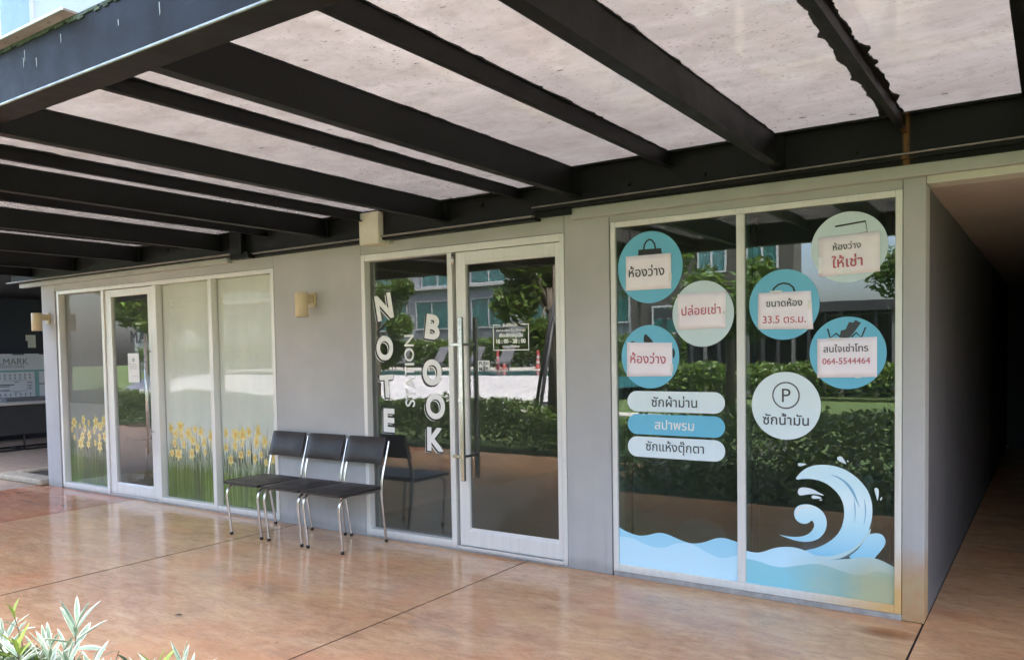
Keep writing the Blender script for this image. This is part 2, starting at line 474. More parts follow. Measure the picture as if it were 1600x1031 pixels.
def film(name, z_lo, cloud, alpha_tl=.25):
    """frosted printed film: green grass fading upward into pale frost"""
    t = NT(name); v = t.pos(); s = t.sep(v)
    st = t.noise(t.pos((38, 1, 1.1)), 1.0, 6, .7)
    st2 = t.noise(t.pos((1.6, 1, .35)), 1.0, 3, .5)
    g = t.ramp(st, [(.3, (.10, .145, .035)), (.5, (.19, .27, .06)), (.62, (.32, .42, .11)), (.75, (.48, .56, .24))])
    g = t.mix(t.ramp(st2, [(.48, 0), (.6, .7)]), g, (.13, .135, .075))  # dark olive patches: shading by things inside, put into the film's colour
    frost = t.ramp(t.noise(t.pos((5, 1, .7)), 1.0, 4, .55), [(.3, tuple(x * .9 for x in cloud)), (.7, cloud)])
    e = t.math('ADD', s[2], t.math('MULTIPLY', t.math('SUBTRACT', st, .5), .55))
    k = t.ramp(e, [(.36, 0), (.62, 1)])
    c = t.mix(k, g, frost)
    df = t.n('ShaderNodeBsdfDiffuse'); t.l(c, df.inputs[0])
    tl = t.n('ShaderNodeBsdfTranslucent'); t.l(c, tl.inputs[0])
    mx = t.n('ShaderNodeMixShader'); mx.inputs[0].default_value = alpha_tl; t.l(df.outputs[0], mx.inputs[1]); t.l(tl.outputs[0], mx.inputs[2])
    t.l(mx.outputs[0], t.out.inputs['Surface'])
    return t.m
M['film'] = film('daffodil_film', 0, (.90, .93, .86))
M['film_grey'] = film('grey_daffodil_film', 0, (.44, .43, .40))
M['blind'] = film('grey_tinted_film', 0, (.27, .265, .25), .15)
M['petal'] = printed('daffodil_petal_print', (.80, .63, .17), .5, .15)
M['petal2'] = printed('daffodil_petal_pale_print', (.85, .72, .30), .5, .15)
M['trumpet'] = printed('daffodil_trumpet_print', (.76, .47, .09), .5, .15)
M['blade'] = printed('leaf_blade_print', (.14, .20, .08), .5, .3)
M['blade2'] = printed('pale_leaf_blade_print', (.30, .36, .20), .5, .3)

def leaf_mat(name, col, var=.35, tl=.35):
    t = NT(name); oi = t.n('ShaderNodeNewGeometry')
    c = t.ramp(oi.outputs['Random Per Island'], [(0, tuple(x * (1 - var) for x in col)), (.6, col), (1, tuple(min(1, x * (1 + var * 1.4)) for x in col))])
    t.set(color=c, rough=.42, spec=.5)
    tlb = t.n('ShaderNodeBsdfTranslucent'); t.l(t.mix(.5, c, (.25, .35, .05), 'MIX'), tlb.inputs[0])
    mx = t.n('ShaderNodeMixShader'); mx.inputs[0].default_value = tl
    t.l(t.b.outputs[0], mx.inputs[1]); t.l(tlb.outputs[0], mx.inputs[2]); t.l(mx.outputs[0], t.out.inputs['Surface'])
    return t.m
M['leaf_dark'] = leaf_mat('dark_foliage', (.045, .085, .02))
M['leaf_mid'] = leaf_mat('mid_foliage', (.075, .14, .025))
M['leaf_hedge'] = leaf_mat('hedge_foliage', (.09, .14, .03))
M['leaf_var_green'] = leaf_mat('variegated_leaf_green', (.34, .46, .33), .15, .2)
M['leaf_var_cream'] = leaf_mat('variegated_leaf_cream', (.86, .88, .72), .08, .25)
M['leaf_young'] = leaf_mat('young_yellow_green_leaf', (.42, .52, .10), .15, .3)
M['leaf_old'] = leaf_mat('grey_green_leaf', (.12, .17, .13), .2, .2)
M['stem'] = plain('brown_stem', (.13, .09, .05), .8)
M['bark'] = plain('bark', (.12, .10, .08), .9, var=.35, scale=10, bump=.8)
def grass():
    t = NT('grass'); v = t.pos(); f = t.noise(v, 1.2, 6, .7); g = t.noise(v, 45, 4, .7)
    c = t.ramp(f, [(.3, (.045, .075, .018)), (.7, (.075, .115, .025))]); c = t.mix(t.math('MULTIPLY', g, .5), c, (.04, .08, .012))
    t.set(color=c, rough=.8); t.bump(g, .8, .04); return t.m
M['grass'] = grass()
def marble():
    t = NT('white_marble'); f = t.noise(t.pos((1, 1, 2)), 2.0, 8, .7, 2.2)
    t.set(color=t.ramp(f, [(.35, (.30, .30, .32)), (.5, (.42, .42, .44)), (.6, (.50, .50, .51))]), rough=.35); return t.m
M['marble'] = marble()
M['water'] = plain('pool_water', (.04, .16, .20), .05, var=.1, scale=2, bump=.05)
M['paving'] = plain('grey_paving', (.34, .33, .31), .8, var=.15, scale=3)
M['bld'] = plain('apartment_render', (.27, .29, .32), .85, var=.06, scale=1)
M['bld2'] = plain('dark_brown_render', (.06, .055, .05), .85, var=.1, scale=1)
M['bld_white'] = plain('white_trim', (.40, .41, .43), .7, var=.05)
M['curtain'] = plain('teal_curtain', (.16, .34, .34), .8, var=.3, scale=3)
M['cone'] = plain('red_cone_plastic', (.22, .02, .02), .5)
M['charcoal'] = plain('charcoal_metal', (.035, .035, .04), .5)
M['sling'] = plain('grey_sling_fabric', (.10, .105, .12), .8)
M['navy'] = plain('navy_painted_wall', (.010, .015, .042), .5, var=.25, scale=1.2)
M['board_white'] = plain('white_board', (.60, .62, .66), .5, var=.02)
M['board_teal'] = plain('teal_board', (.20, .38, .39), .5, var=.02)
M['board_ink'] = plain('grey_board_ink', (.20, .21, .23), .6)
M['bench_dark'] = plain('charcoal_counter', (.028, .027, .028), .5, var=.2)
M['bench_top'] = plain('counter_top', (.45, .42, .38), .5)
M['bench_grey'] = plain('grey_screen', (.13, .13, .135), .6)
M['int_wall'] = plain('shop_interior_wall', (.50, .49, .47), .8, var=.05, scale=1)
M['int_floor'] = plain('shop_interior_floor', (.30, .28, .26), .35, var=.1, scale=3)
M['int_ceil'] = plain('shop_interior_ceiling', (.62, .60, .58), .8, var=.04, scale=1)
M['up_wall'] = plain('upper_storey_wall', (.36, .40, .43), .7, var=.04, scale=1)
M['dry_leaf'] = plain('dry_leaf', (.10, .06, .035), .8)
M['tub'] = plain('sage_plastic', (.30, .36, .33), .5)

# ------------------------------------------------------------------ lettering (fonts that ship inside Blender)
TXT = {}
def prepare_text(strings):
    obs = []
    for s_ in strings:
        c = bpy.data.curves.new('txt', 'FONT'); c.body = s_; c.size = 1.0; c.resolution_u = 4
        o = bpy.data.objects.new('txt', c); COL.objects.link(o); obs.append((s_, o, c))
    dg = bpy.context.evaluated_depsgraph_get()
    dg.update()
    for s_, o, c in obs:
        ev = o.evaluated_get(dg)
        cu = ev.to_curve(dg)
        conts = []
        for sp in cu.splines:
            bp_ = sp.bezier_points; n = len(bp_)
            if n < 2: continue
            pts = []
            for i in range(n):
                a, b = bp_[i], bp_[(i + 1) % n]
                straight = (a.handle_right - a.co).length < 1e-5 and (b.handle_left - b.co).length < 1e-5
                seg = interpolate_bezier(a.co, a.handle_right, b.handle_left, b.co, 2 if straight else 6)
                pts += [Vector((q.x, q.y)) for q in seg[:-1]]
            cl = []
            for q in pts:
                if not cl or (q - cl[-1]).length > 1e-4: cl.append(q)
            if len(cl) > 2 and (cl[0] - cl[-1]).length < 1e-4: cl.pop()
            if len(cl) > 2: conts.append(cl)
        ev.to_curve_clear()
        TXT[s_] = conts
    for s_, o, c in obs:
        bpy.data.objects.remove(o); bpy.data.curves.remove(c)

def _area(c):
    return .5 * sum(c[i].x * c[(i + 1) % len(c)].y - c[(i + 1) % len(c)].x * c[i].y for i in range(len(c)))
def _inside(p, c):
    r = False; n = len(c)
    for i in range(n):
        a, b = c[i], c[(i + 1) % n]
        if (a.y > p.y) != (b.y > p.y) and p.x < (b.x - a.x) * (p.y - a.y) / (b.y - a.y) + a.x: r = not r
    return r
def _offset(c, d):
    n = len(c); out = []; s_ = 1 if _area(c) > 0 else -1
    for i in range(n):
        e1 = (c[i] - c[i - 1]); e2 = (c[(i + 1) % n] - c[i])
        n1 = Vector((e1.y, -e1.x)).normalized() * s_; n2 = Vector((e2.y, -e2.x)).normalized() * s_
        nn = n1 + n2
        if nn.length < 1e-4: out.append(c[i].copy()); continue
        nn.normalize(); k = min(1 / max(nn.dot(n1), .4), 1.6)
        out.append(c[i] + nn * d * k)
    return out

def text_into(mb, s_, cx, cz, y, h=None, w=None, bold=0.0, rot=0.0, sx=1.0, mirror=False, plane='XZ', strips=None):
    """centre (cx, cz); h or w = size of the bounding box. plane XZ faces -Y; plane YZ faces +X (cx is Y, y is X).
    Filled by horizontal strips with the non-zero winding rule, so overlapping outlines stay solid."""
    conts = TXT[s_]
    xs = [p.x for c in conts for p in c]; ys = [p.y for c in conts for p in c]
    W = max(xs) - min(xs); H = max(ys) - min(ys)
    k = h / H if h else w / (W * sx)
    mx = (max(xs) + min(xs)) / 2; my = (max(ys) + min(ys)) / 2
    ar = [_area(c) for c in conts]; loops = []
    for i, c in enumerate(conts):
        hole = any(j != i and ar[j] * ar[i] < 0 and abs(ar[j]) > abs(ar[i]) and all(_inside(p, d) for p in c[::3]) for j, d in enumerate(conts))
        loops.append(_offset(c, -bold if hole else bold) if bold else c)
    E = []
    for l in loops:
        n = len(l)
        for i in range(n):
            p, q = l[i], l[(i + 1) % n]
            if abs(p.y - q.y) > 1e-7: E.append((p, q, 1) if q.y > p.y else (q, p, -1))
    y0 = min(e[0].y for e in E); y1 = max(e[1].y for e in E)
    N = strips or max(24, min(90, int((y1 - y0) * k / .0014)))
    ca, sa = math.cos(rot), math.sin(rot)
    def put(px, py):
        u = (px - mx) * k * sx * (-1 if mirror else 1); v_ = (py - my) * k
        a_, c_ = u * ca - v_ * sa + cx, u * sa + v_ * ca + cz
        mb.v.append((a_, y, c_) if plane == 'XZ' else (y, a_, c_))
    for i in range(N):
        ya = y0 + (y1 - y0) * i / N; yb = y0 + (y1 - y0) * (i + 1) / N; ym = (ya + yb) / 2
        X = []
        for p, q, d in E:
            if p.y <= ym < q.y:
                f = lambda yy: p.x + (q.x - p.x) * (min(max(yy, p.y), q.y) - p.y) / (q.y - p.y)
                X.append((f(ym), d, f(ya), f(yb)))
        X.sort(key=lambda t: t[0]); wn_ = 0; st_ = None
        for x_, d, xa, xb in X:
            if wn_ == 0: st_ = (xa, xb)
            wn_ += d
            if wn_ == 0:
                b = len(mb.v)
                put(st_[0], ya); put(xa, ya); put(xb, yb); put(st_[1], yb)
                t = (b, b + 1, b + 2, b + 3)
                mb.f.append(t if not mirror else t[::-1]); mb.m.append(mb.cur); mb.sm.append(False)
    return mb

prepare_text(['N', 'O', 'T', 'E', 'B', 'K', 'STATION', 'PUSH', 'ผลัก', 'ห้องว่าง', 'ปล่อยเช่า', 'ขนาดห้อง', '33.5 ตร.ม.', 'ให้เช่า',
              'สนใจเช่าโทร', '064-5544464', 'ซักผ้าม่าน', 'สปาพรม', 'ซักแห้งตุ๊กตา', 'ซักน้ำมัน', 'P', 'ยินดีต้อนรับ',
              'ถ่ายภาพ-เคลือบ-อัดรูป ใส่กรอบรูป', 'เปิดบริการทุกวัน', '10 : 00 - 20 : 00', 'ขอบคุณที่ใช้บริการ', 'GAM', 'LMARK', 'DOWNTOWN',
              'M', 'A', 'G', '1', '24'])

# outlines of the wave stickers in metres (x, z) on the glass
WV={'crest':[(-1.2402,0.7364),(-1.2205,0.7654),(-1.1856,0.7967),(-1.1373,0.8179),(-1.0829,0.8251),(-1.0225,0.8199),(-0.9695,0.8031),(-0.9172,0.7698),(-0.8783,0.731),(-0.8526,0.6915),(-0.8366,0.6479),(-0.8295,0.6001),(-0.8319,0.5444),(-0.8426,0.4947),(-0.8586,0.4442),(-0.8842,0.3993),(-0.9166,0.3673),(-0.9559,0.3376),(-1.0089,0.3117),(-1.0694,0.2966),(-1.1239,0.2924),(-1.1653,0.3),(-1.1931,0.3168),(-1.1308,0.3406),(-1.0762,0.3724),(-1.029,0.4138),(-0.9957,0.4637),(-0.9798,0.522),(-0.9772,0.5717),(-0.9859,0.6203),(-1.0091,0.6641),(-1.0492,0.7032),(-1.0965,0.7279),(-1.1511,0.738),(-1.1996,0.7358),(-1.231,0.7298)],'crest_tail':[(-1.1653,0.2986),(-1.0694,0.2995),(-0.9823,0.3321),(-0.9167,0.3764),(-0.8714,0.4323),(-0.8382,0.4883),(-0.8489,0.4349),(-0.8874,0.3779),(-0.9428,0.3273),(-1.0089,0.2903),(-1.0694,0.278),(-1.1308,0.2814)],'crest_shade':[(-1.0694,0.2809),(-1.0089,0.2946),(-0.9493,0.3307),(-0.8939,0.3841),(-0.8585,0.4359),(-0.8778,0.3896),(-0.9297,0.3333),(-0.9956,0.2921)],'streak1':[(-1.0492,0.7706),(-1.0091,0.7629),(-0.9629,0.7348),(-0.9301,0.6954),(-0.9105,0.6482),(-0.8942,0.5938),(-0.9138,0.6339),(-0.9399,0.6841),(-0.976,0.7303),(-1.0158,0.7575)],'streak2':[(-0.9235,0.647),(-0.917,0.5986),(-0.9169,0.5496),(-0.9233,0.5069),(-0.9208,0.5562),(-0.9235,0.605)],'streak3':[(-0.8718,0.6516),(-0.862,0.5969),(-0.8652,0.541),(-0.8747,0.4982),(-0.8684,0.5546),(-0.8685,0.6033)],'swirl':[(-1.3384,0.3938),(-1.2918,0.3903),(-1.2421,0.3925),(-1.193,0.4055),(-1.1583,0.4312),(-1.141,0.462),(-1.1431,0.487),(-1.1548,0.498),(-1.1686,0.4842),(-1.1929,0.4744),(-1.2209,0.4787),(-1.242,0.4947),(-1.2525,0.5228),(-1.2475,0.5524),(-1.2278,0.5762),(-1.1928,0.5882),(-1.1513,0.587),(-1.1101,0.5694),(-1.0829,0.5399),(-1.0707,0.4983),(-1.0762,0.4548),(-1.0965,0.4166),(-1.1308,0.3874),(-1.1791,0.3708),(-1.2351,0.3699),(-1.2847,0.3787),(-1.3204,0.3885)],'swirl_gleam':[(-1.2405,0.524),(-1.2391,0.546),(-1.2243,0.5656),(-1.1963,0.5777),(-1.1651,0.5785),(-1.1375,0.5703),(-1.1616,0.5716),(-1.1928,0.5693),(-1.2173,0.5575),(-1.2299,0.541),(-1.2335,0.521)],'pebble':[(-0.9493,0.3081),(-0.9036,0.3619),(-0.8585,0.4373),(-0.8394,0.4548),(-0.8076,0.464),(-0.7791,0.4582),(-0.7634,0.4346),(-0.7646,0.4069),(-0.7821,0.3737),(-0.8073,0.3393),(-0.8327,0.3165)],'drops':[[(-1.2309,0.8189),(-1.2204,0.8269),(-1.1821,0.8221),(-1.2134,0.8092),(-1.2274,0.8098)],[(-1.0145,0.8683),(-1.0026,0.8782),(-0.986,0.8736),(-0.9663,0.8384),(-0.9827,0.8422),(-1.0059,0.8527)],[(-0.961,0.8597),(-0.9551,0.8545),(-0.9564,0.8474),(-0.961,0.852)],[(-1.2311,0.6594),(-1.2206,0.6799),(-1.1927,0.6865),(-1.1512,0.6806),(-1.1169,0.6655),(-1.0849,0.6482),(-1.1306,0.6536),(-1.1719,0.6478),(-1.2137,0.6384),(-1.2277,0.6452)],[(-1.1547,0.6371),(-1.1443,0.6445),(-1.1203,0.6423),(-1.0978,0.6328),(-1.1306,0.6263),(-1.1498,0.6267)],[(-1.1115,0.623),(-1.0965,0.6258),(-1.0978,0.6199),(-1.1074,0.6176)],[(-0.8195,0.7081),(-0.8082,0.7152),(-0.7987,0.7064),(-0.7973,0.6789),(-0.8029,0.6454),(-0.8112,0.6708)],[(-0.7872,0.6626),(-0.7797,0.6654),(-0.7859,0.6469),(-0.7903,0.652)]],'seaR':[(-1.5335,0.2742),(-1.4755,0.2707),(-1.4287,0.283),(-1.3671,0.3111),(-1.3065,0.3264),(-1.2467,0.3291),(-1.1878,0.3182),(-1.1298,0.2952),(-1.0725,0.2816),(-0.9602,0.301),(-0.8781,0.3207),(-0.7976,0.3196),(-0.7165,0.2865),(-0.7165,0.0805),(-1.5335,0.0805)],'seaR2':[(-1.5335,0.2264),(-1.46,0.2207),(-1.3827,0.2044),(-1.3068,0.2055),(-1.2173,0.2302),(-1.1298,0.2497),(-1.0583,0.2444),(-0.9602,0.2208),(-0.8915,0.2187),(-0.8107,0.2493),(-0.7643,0.2515),(-0.7165,0.2404),(-0.7165,0.0805),(-1.5335,0.0805)],'seaL':[(-2.3835,0.3238),(-2.336,0.3028),(-2.2512,0.2843),(-2.1843,0.2936),(-2.1017,0.3185),(-2.037,0.3137),(-1.9575,0.2897),(-1.8793,0.2765),(-1.8021,0.2933),(-1.7262,0.326),(-1.6666,0.3345),(-1.5845,0.319),(-1.5845,0.0805),(-2.3835,0.0805)],'seaL2':[(-2.3835,0.2606),(-2.3023,0.2643),(-2.2182,0.2385),(-2.1354,0.2208),(-2.0538,0.2324),(-1.9895,0.2616),(-1.9104,0.2757),(-1.8484,0.2609),(-1.7721,0.2289),(-1.697,0.2092),(-1.6376,0.2214),(-1.5845,0.2422),(-1.5845,0.0805),(-2.3835,0.0805)]}

# ================================================================== GROUND AND FLOOR
g = MB(); g.poly([(-150, -150, -.08), (150, -150, -.08), (150, 60, -.08), (-150, 60, -.08)]); tag(g.build('ground', M['grass']), kind='structure')

def slab(x0, x1, y0, y1, mat):
    jw_ = lambda x: .0055 if x > -2 else (.007 if x > -4 else .011)
    m = MB(); m.box(x0 + jw_(x0), x1 - jw_(x1), y0, y1, -.12, 0)
    return m.build('floor_slab', mat)
floor = MB(); floor.box(-10.1, 6.5, -2.80, 8.9, -.2, -.122); floor.box(-10.1, -4.25, -4.80, -2.802, -.2, -.122)
floor = floor.build('floor', M['joint']); tag(floor, kind='structure')
xs = [-10.0, -8.045, -5.55, -3.115, -.573, 1.93, 4.4, 6.5]
for i in range(len(xs) - 1):
    y0 = -4.85 if xs[i + 1] < -5 else -2.85
    y1 = 0.0 if xs[i + 1] < -.5 else 8.9
    s_ = slab(xs[i], xs[i + 1], y0, y1, M['floor_red'] if i == 0 else M['floor'])
    s_.parent = floor
m = MB(); m.box(-5.539, -4.3, -4.85, -2.853, -.12, 0); s_ = m.build('floor_slab', M['floor'], floor)
jl = MB()
for x in xs[1:-1]:
    y0 = -4.85 if x < -5 else -2.85
    jw = .0055 if x > -2 else (.007 if x > -4 else .011); jl.box(x - jw, x + jw, y0, 0 if x < -.58 else 8.9, -.122, -.0025)
jl.build('floor_joint', M['joint'], floor)

# wooden deck to the left, boards running away from the camera
deck = MB(); deck.box(-17.4, -10.01, -6, 9, -.25, -.06); deck = deck.build('deck', M['joint']); tag(deck, kind='structure')
bm_ = MB(); bm_.box(-.066, .066, -6, 9, -.058, 0); proto = bm_.build('board', M['deck'], deck, bevel=.004, seg=1)
proto.location.x = -10.08
for k in range(1, 52):
    o = proto.copy(); COL.objects.link(o); o.location.x = -10.08 - k * .142; o.location.z = random.uniform(-.0015, .0015)
curb = thing('planter', 'low concrete planter kerb with dark soil behind the left corner of the shops', 'planter', (-10.6, .6, 0))
m = MB(); m.box(-11.05, -9.90, -.08, .16, .0, .075); m.box(-11.05, -10.93, .162, 2.6, 0, .075); m.build('curb', M['curb'], curb, bevel=.025)
m = MB(); m.box(-10.928, -9.90, .162, 2.6, 0, .04); m.build('soil', M['soil'], curb)

# ================================================================== SHOP BUILDING
bld = thing('shop_building', 'grey rendered shop building with three glazed shopfronts and pale upper storeys', 'building', (-5, .1, 0))
WT = 2.86
def wbox(x0, x1, z0, z1, y0=0.0, y1=.16, mat='wall', name='wall', bevel=.004):
    m = MB(); m.box(x0, x1, y0, y1, z0, z1); return m.build(name, M[mat], bld, bevel=bevel)
wbox(-9.868, -9.565, 0, WT, name='pier')
wbox(-9.563, -9.522, 0, 2.33, .05, .15, 'dark_gap', 'wall_joint', 0)
wbox(-9.563, -5.754, 2.272, WT)
wbox(-5.752, -4.682, 0, WT)
wbox(-4.680, -2.772, 2.298, WT)
wbox(-2.770, -2.432, 0, WT, name='pier')
wbox(-2.430, -2.422, 0, 2.4, .05, .15, 'dark_gap', 'wall_joint', 0)
wbox(-2.430, -.682, 2.328, WT, .004)
wbox(-.680, -.570, 0, WT, .004, name='pier')
wbox(-9.52, -5.754, .0, .016, .004, .15, 'plinth', 'plinth', 0)
wbox(-4.68, -2.77, .0, .016, .004, .15, 'plinth', 'plinth', 0)
wbox(-2.42, -.68, .0, .034, -.006, .15, 'plinth', 'plinth', .004)
# fascia ledges
m = MB(); m.box(-2.69, 6.5, -.055, -.002, 2.384, 2.4555, lambda x: .013 * min(x + 1.6, 2.2)); m.build('fascia', M['fascia'], bld, bevel=.006)
m = MB(); m.box(-10.26, -6.32, -.06, -.002, 2.347, 2.397, lambda x: .002 * (x + 8)); m.build('fascia', M['fascia'], bld, bevel=.006)
# passage at the right
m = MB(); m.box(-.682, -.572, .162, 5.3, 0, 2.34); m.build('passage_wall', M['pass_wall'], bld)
m = MB(); m.box(-.682, -.572, 5.302, 8.9, 0, 2.34); m.build('passage_wall', M['black'], bld)  # past the wall's end: darkness of the opening put in as black colour
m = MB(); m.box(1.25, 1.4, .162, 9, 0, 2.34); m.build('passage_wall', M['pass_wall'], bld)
m = MB(); m.box(-.568, 6.5, .004, .16, 2.345, WT, lambda x: .002 * (x)); m.build('beam', M['white_beam'], bld, bevel=.004)
m = MB(); m.box(-4.6, 6.5, .162, 9, 2.345, 2.5); m.build('passage_ceiling', M['pass_ceil'], bld)
m = MB(); m.box(-4.6, 6.5, 8.9, 9.1, 0, 2.343); m.build('passage_dark_end', M['black'], bld)  # flat black stands in for the unlit depth of the passage
m = MB(); m.box(-4.6, -4.45, 5.4, 8.9, 0, 2.343); m.box(-4.448, -.684, 5.3, 5.4, 0, 2.343); m.build('passage_dark_end', M['black'], bld)  # more of the passage's darkness as flat black
# interiors
def room(x0, x1, y1, zc):
    m = MB()
    m.mat(0).box(x0, x0 + .06, .165, y1, .02, zc); m.box(x1 - .06, x1, .165, y1, .02, zc); m.box(x0, x1, y1, y1 + .08, .02, zc)
    m.mat(1).box(x0, x1, .17, y1 + .08, .005, .018); m.mat(2).box(x0, x1, .165, y1 + .08, zc + .002, zc + .1)
    m.build('interior', [M['int_wall'], M['int_floor'], M['int_ceil']], bld)
room(-9.82, -5.2, 4.2, 2.5)
room(-5.19, -2.60, 4.6, 2.5)
room(-2.59, -.686, 5.0, 2.34)
m = MB(); m.box(-9.868, -9.822, .162, 6, 0, WT); m.build('side_wall', M['wall'], bld)
# upper storeys
m = MB()
m.box(-14, -9.76, .0, .2, 2.862, 4.6); m.box(-9.758, 16, 0, .2, 2.862, 26); m.box(-14, -9.76, 0, .2, 7.4, 26)
m.build('upper_wall', M['up_wall'], bld)
m = MB(); m.box(-14, 16, .2, 9.1, 2.862, 3.0); m.build('floor_plate', M['int_ceil'], bld)
w = MB(); w.box(-13.9, -9.85, .05, .06, 4.62, 7.38); w = w.build('upper_window', M['glass_bld'], bld)
m = MB()
for x in (-9.80, -10.9, -12.0, -13.1): m.box(x - .04, x + .04, -.02, .12, 4.61, 7.39)
m.box(-13.95, -9.77, -.03, .13, 4.56, 4.608); m.build('window_frame', M['bld_white'], w)
m = MB(); m.box(-14, -9.77, 1.2, 1.25, 4.6, 7.4); m.build('curtain', plain('upper_curtain', (.12, .14, .32), .9, var=.5, scale=1.5), w)
for fl_ in range(0, 6):
    for k in range(9):
        x = -8 + k * 2.5; z = 4.6 + fl_ * 3.1
        m = MB(); m.box(x, x + 1.4, -.05, -.002, z, z + 1.5); wf = m.build('upper_window', M['bld_white'], bld) if (fl_ == 0 and k == 0) else None
        if wf: UW = wf; UWX, UWZ = x, z
        else:
            o = UW.copy(); COL.objects.link(o); o.location.x += x - UWX; o.location.z += z - UWZ

# ================================================================== SHOPFRONTS
def bars(parent, boxes, mat, name='frame_bar', bevel=.003):
    for b in boxes:
        m = MB(); m.box(*b); m.build(name, M[mat], parent, bevel=bevel)

# ---- left shopfront (daffodils)
FL = thing('shopfront', 'long white aluminium shopfront with yellow daffodil film, left of the chairs', 'shopfront', (-7.6, .05, 0))
zt = 2.272
bars(FL, [(-9.520, -9.476, -.004, .10, .016, zt - .003), (-8.582, -8.534, -.004, .10, .016, 2.228), (-7.618, -7.560, -.004, .10, .016, 2.228),
          (-6.705, -6.652, -.004, .10, .016, 2.228), (-5.798, -5.756, -.004, .10, .016, zt - .003),
          (-9.475, -5.799, -.002, .098, 2.230, zt - .003)], 'alu')
bars(FL, [(-9.475, -8.583, -.001, .097, .017, .072), (-7.559, -6.706, -.001, .097, .017, .066), (-6.651, -5.799, -.001, .097, .017, .062)], 'alu', 'sill_bar')
bars(FL, [(-8.533, -7.619, .002, .10, .0165, .026)], 'alu', 'threshold', 0)
def pane(parent, x0, x1, z0, z1, y, mat, name='window_pane'):
    m = MB(); m.box(x0, x1, y, y + .006, z0, z1); return m.build(name, M[mat], parent)
pA = pane(FL, -9.476, -8.582, .07, 2.23, .058, 'glass_film'); pB = pane(FL, -7.560, -6.705, .064, 2.23, .058, 'glass_film'); pC = pane(FL, -6.652, -5.798, .060, 2.23, .058, 'glass_film')
def daffodils(x0, x1, ztop, mat_f, filmtop, seed):
    rnd = random.Random(seed)
    m = MB(); m.box(x0, x1, .068, .0695, .066, filmtop); m.build('frosted_film', M[mat_f], [pA, pB, pC][seed])
    m = MB()
    W = x1 - x0
    for k in range(int(120 * W)):                      # leaf blades, printed
        x = rnd.uniform(x0 + .01, x1 - .01); zb = rnd.uniform(.36, .50); h = rnd.uniform(.12, .40); lean = rnd.uniform(-.07, .07); w_ = rnd.uniform(.003, .0075)
        m.mat(3 if rnd.random() < .5 else 4)
        P_ = []
        for t in range(5):
            f = t / 4; P_.append((min(max(x + lean * f * f, x0 + .008), x1 - .008), zb + h * f, w_ * (1 - f * .9)))
        for a, b in zip(P_, P_[1:]):
            m.poly([(a[0] - a[2], .0672, a[1]), (a[0] + a[2], .0672, a[1]), (b[0] + b[2], .0672, b[1]), (b[0] - b[2], .0672, b[1])])
    pts_ = []
    for k in range(400):
        x = rnd.uniform(x0 + .05, x1 - .05); z = rnd.uniform(.50, .80)
        if all((x - a) ** 2 + (z - b) ** 2 > .092 ** 2 for a, b in pts_): pts_.append((x, z))
        if len(pts_) > 24 * W: break
    for k, (x, z) in enumerate(pts_):
        r = rnd.uniform(.042, .088); a0 = rnd.uniform(0, 1); sq = rnd.uniform(.55, 1.0)
        for p in range(6):
            a = a0 + p * math.pi / 3; m.mat(0 if (p + k) % 2 else 1)
            d = Vector((math.cos(a) * sq, math.sin(a))); q = Vector((-math.sin(a) * sq, math.cos(a)))
            pts = [(0, 0), tuple(d * r * .45 + q * r * .30), tuple(d * r), tuple(d * r * .45 - q * r * .30)]
            m.poly([(min(max(x + u, x0 + .002), x1 - .002), .0668 - p * .00004, z + v) for u, v in reversed(pts)])
        m.mat(2); m.poly([(x + math.cos(t) * r * .34 * sq, .0662, z + math.sin(t) * r * .34) for t in [j * math.pi / 5 for j in range(10)]])
    m.build('daffodil_print', [M['petal'], M['petal2'], M['trumpet'], M['blade'], M['blade2']], [pA, pB, pC][seed])
daffodils(-9.47, -8.59, .8, 'film_grey', .985, 0)
m = MB(); m.box(-9.47, -8.59, .0702, .0712, .987, 2.226); m.build('tinted_film', M['blind'], pA)
daffodils(-7.55, -6.712, .8, 'film', 2.226, 1)
daffodils(-6.645, -5.803, .8, 'film', 2.226, 2)
DL = MB()
x0, x1, z0, z1 = -8.528, -7.622, .030, 2.222
gx0, gx1, gz0, gz1 = -8.415, -7.73, .136, 2.148
D1 = bpy.data.objects.new('glass_door', None); D1.location = (x0, .03, z0); link(D1, FL)
bars(D1, [(x0, gx0, .012, .056, z0, z1), (gx1, x1, .012, .056, z0, z1), (gx0, gx1, .0125, .0555, gz1, z1), (gx0, gx1, .0125, .0555, z0, gz0)], 'alu', 'door_rail')
pane(D1, gx0 - .002, gx1 + .002, gz0 - .002, gz1 + .002, .032, 'glass_clear', 'door_pane')
m = MB(); m.hull([(gx0, .0126, gz0 + .0005), (gx1, .0126, gz0 + .0005), (gx1, .0315, gz0 + .0005), (gx0, .0315, gz0 + .0005)], [(gx0, .0200, gz0 + .006), (gx1, .0200, gz0 + .006), (gx1, .0315, gz0 + .016), (gx0, .0315, gz0 + .016)]); m.build('glazing_bead', M['alu'], D1)
m = MB(); m.tube([(-7.70, -.045, .50), (-7.70, -.045, 1.735)], .0165, 14); m.tube([(-7.70, .10, .50), (-7.70, .10, 1.735)], .0165, 14)
for z in (.73, 1.555): m.tube([(-7.70, -.04, z), (-7.70, .095, z)], .008, 8)
for z in (1.39, 1.425): m.tube([(-7.70, -.045, z), (-7.70, -.045, z + .014)], .0185, 14)
m.build('handle', M['steel_handle'], D1)
for ch_, gx in (('M', -8.03), ('A', -7.885), ('G', -7.675)):
    m = MB(); text_into(m, ch_, gx, 1.712, .0312, h=.125, bold=.02, mirror=True); m.build('letter', M['black'], D1)

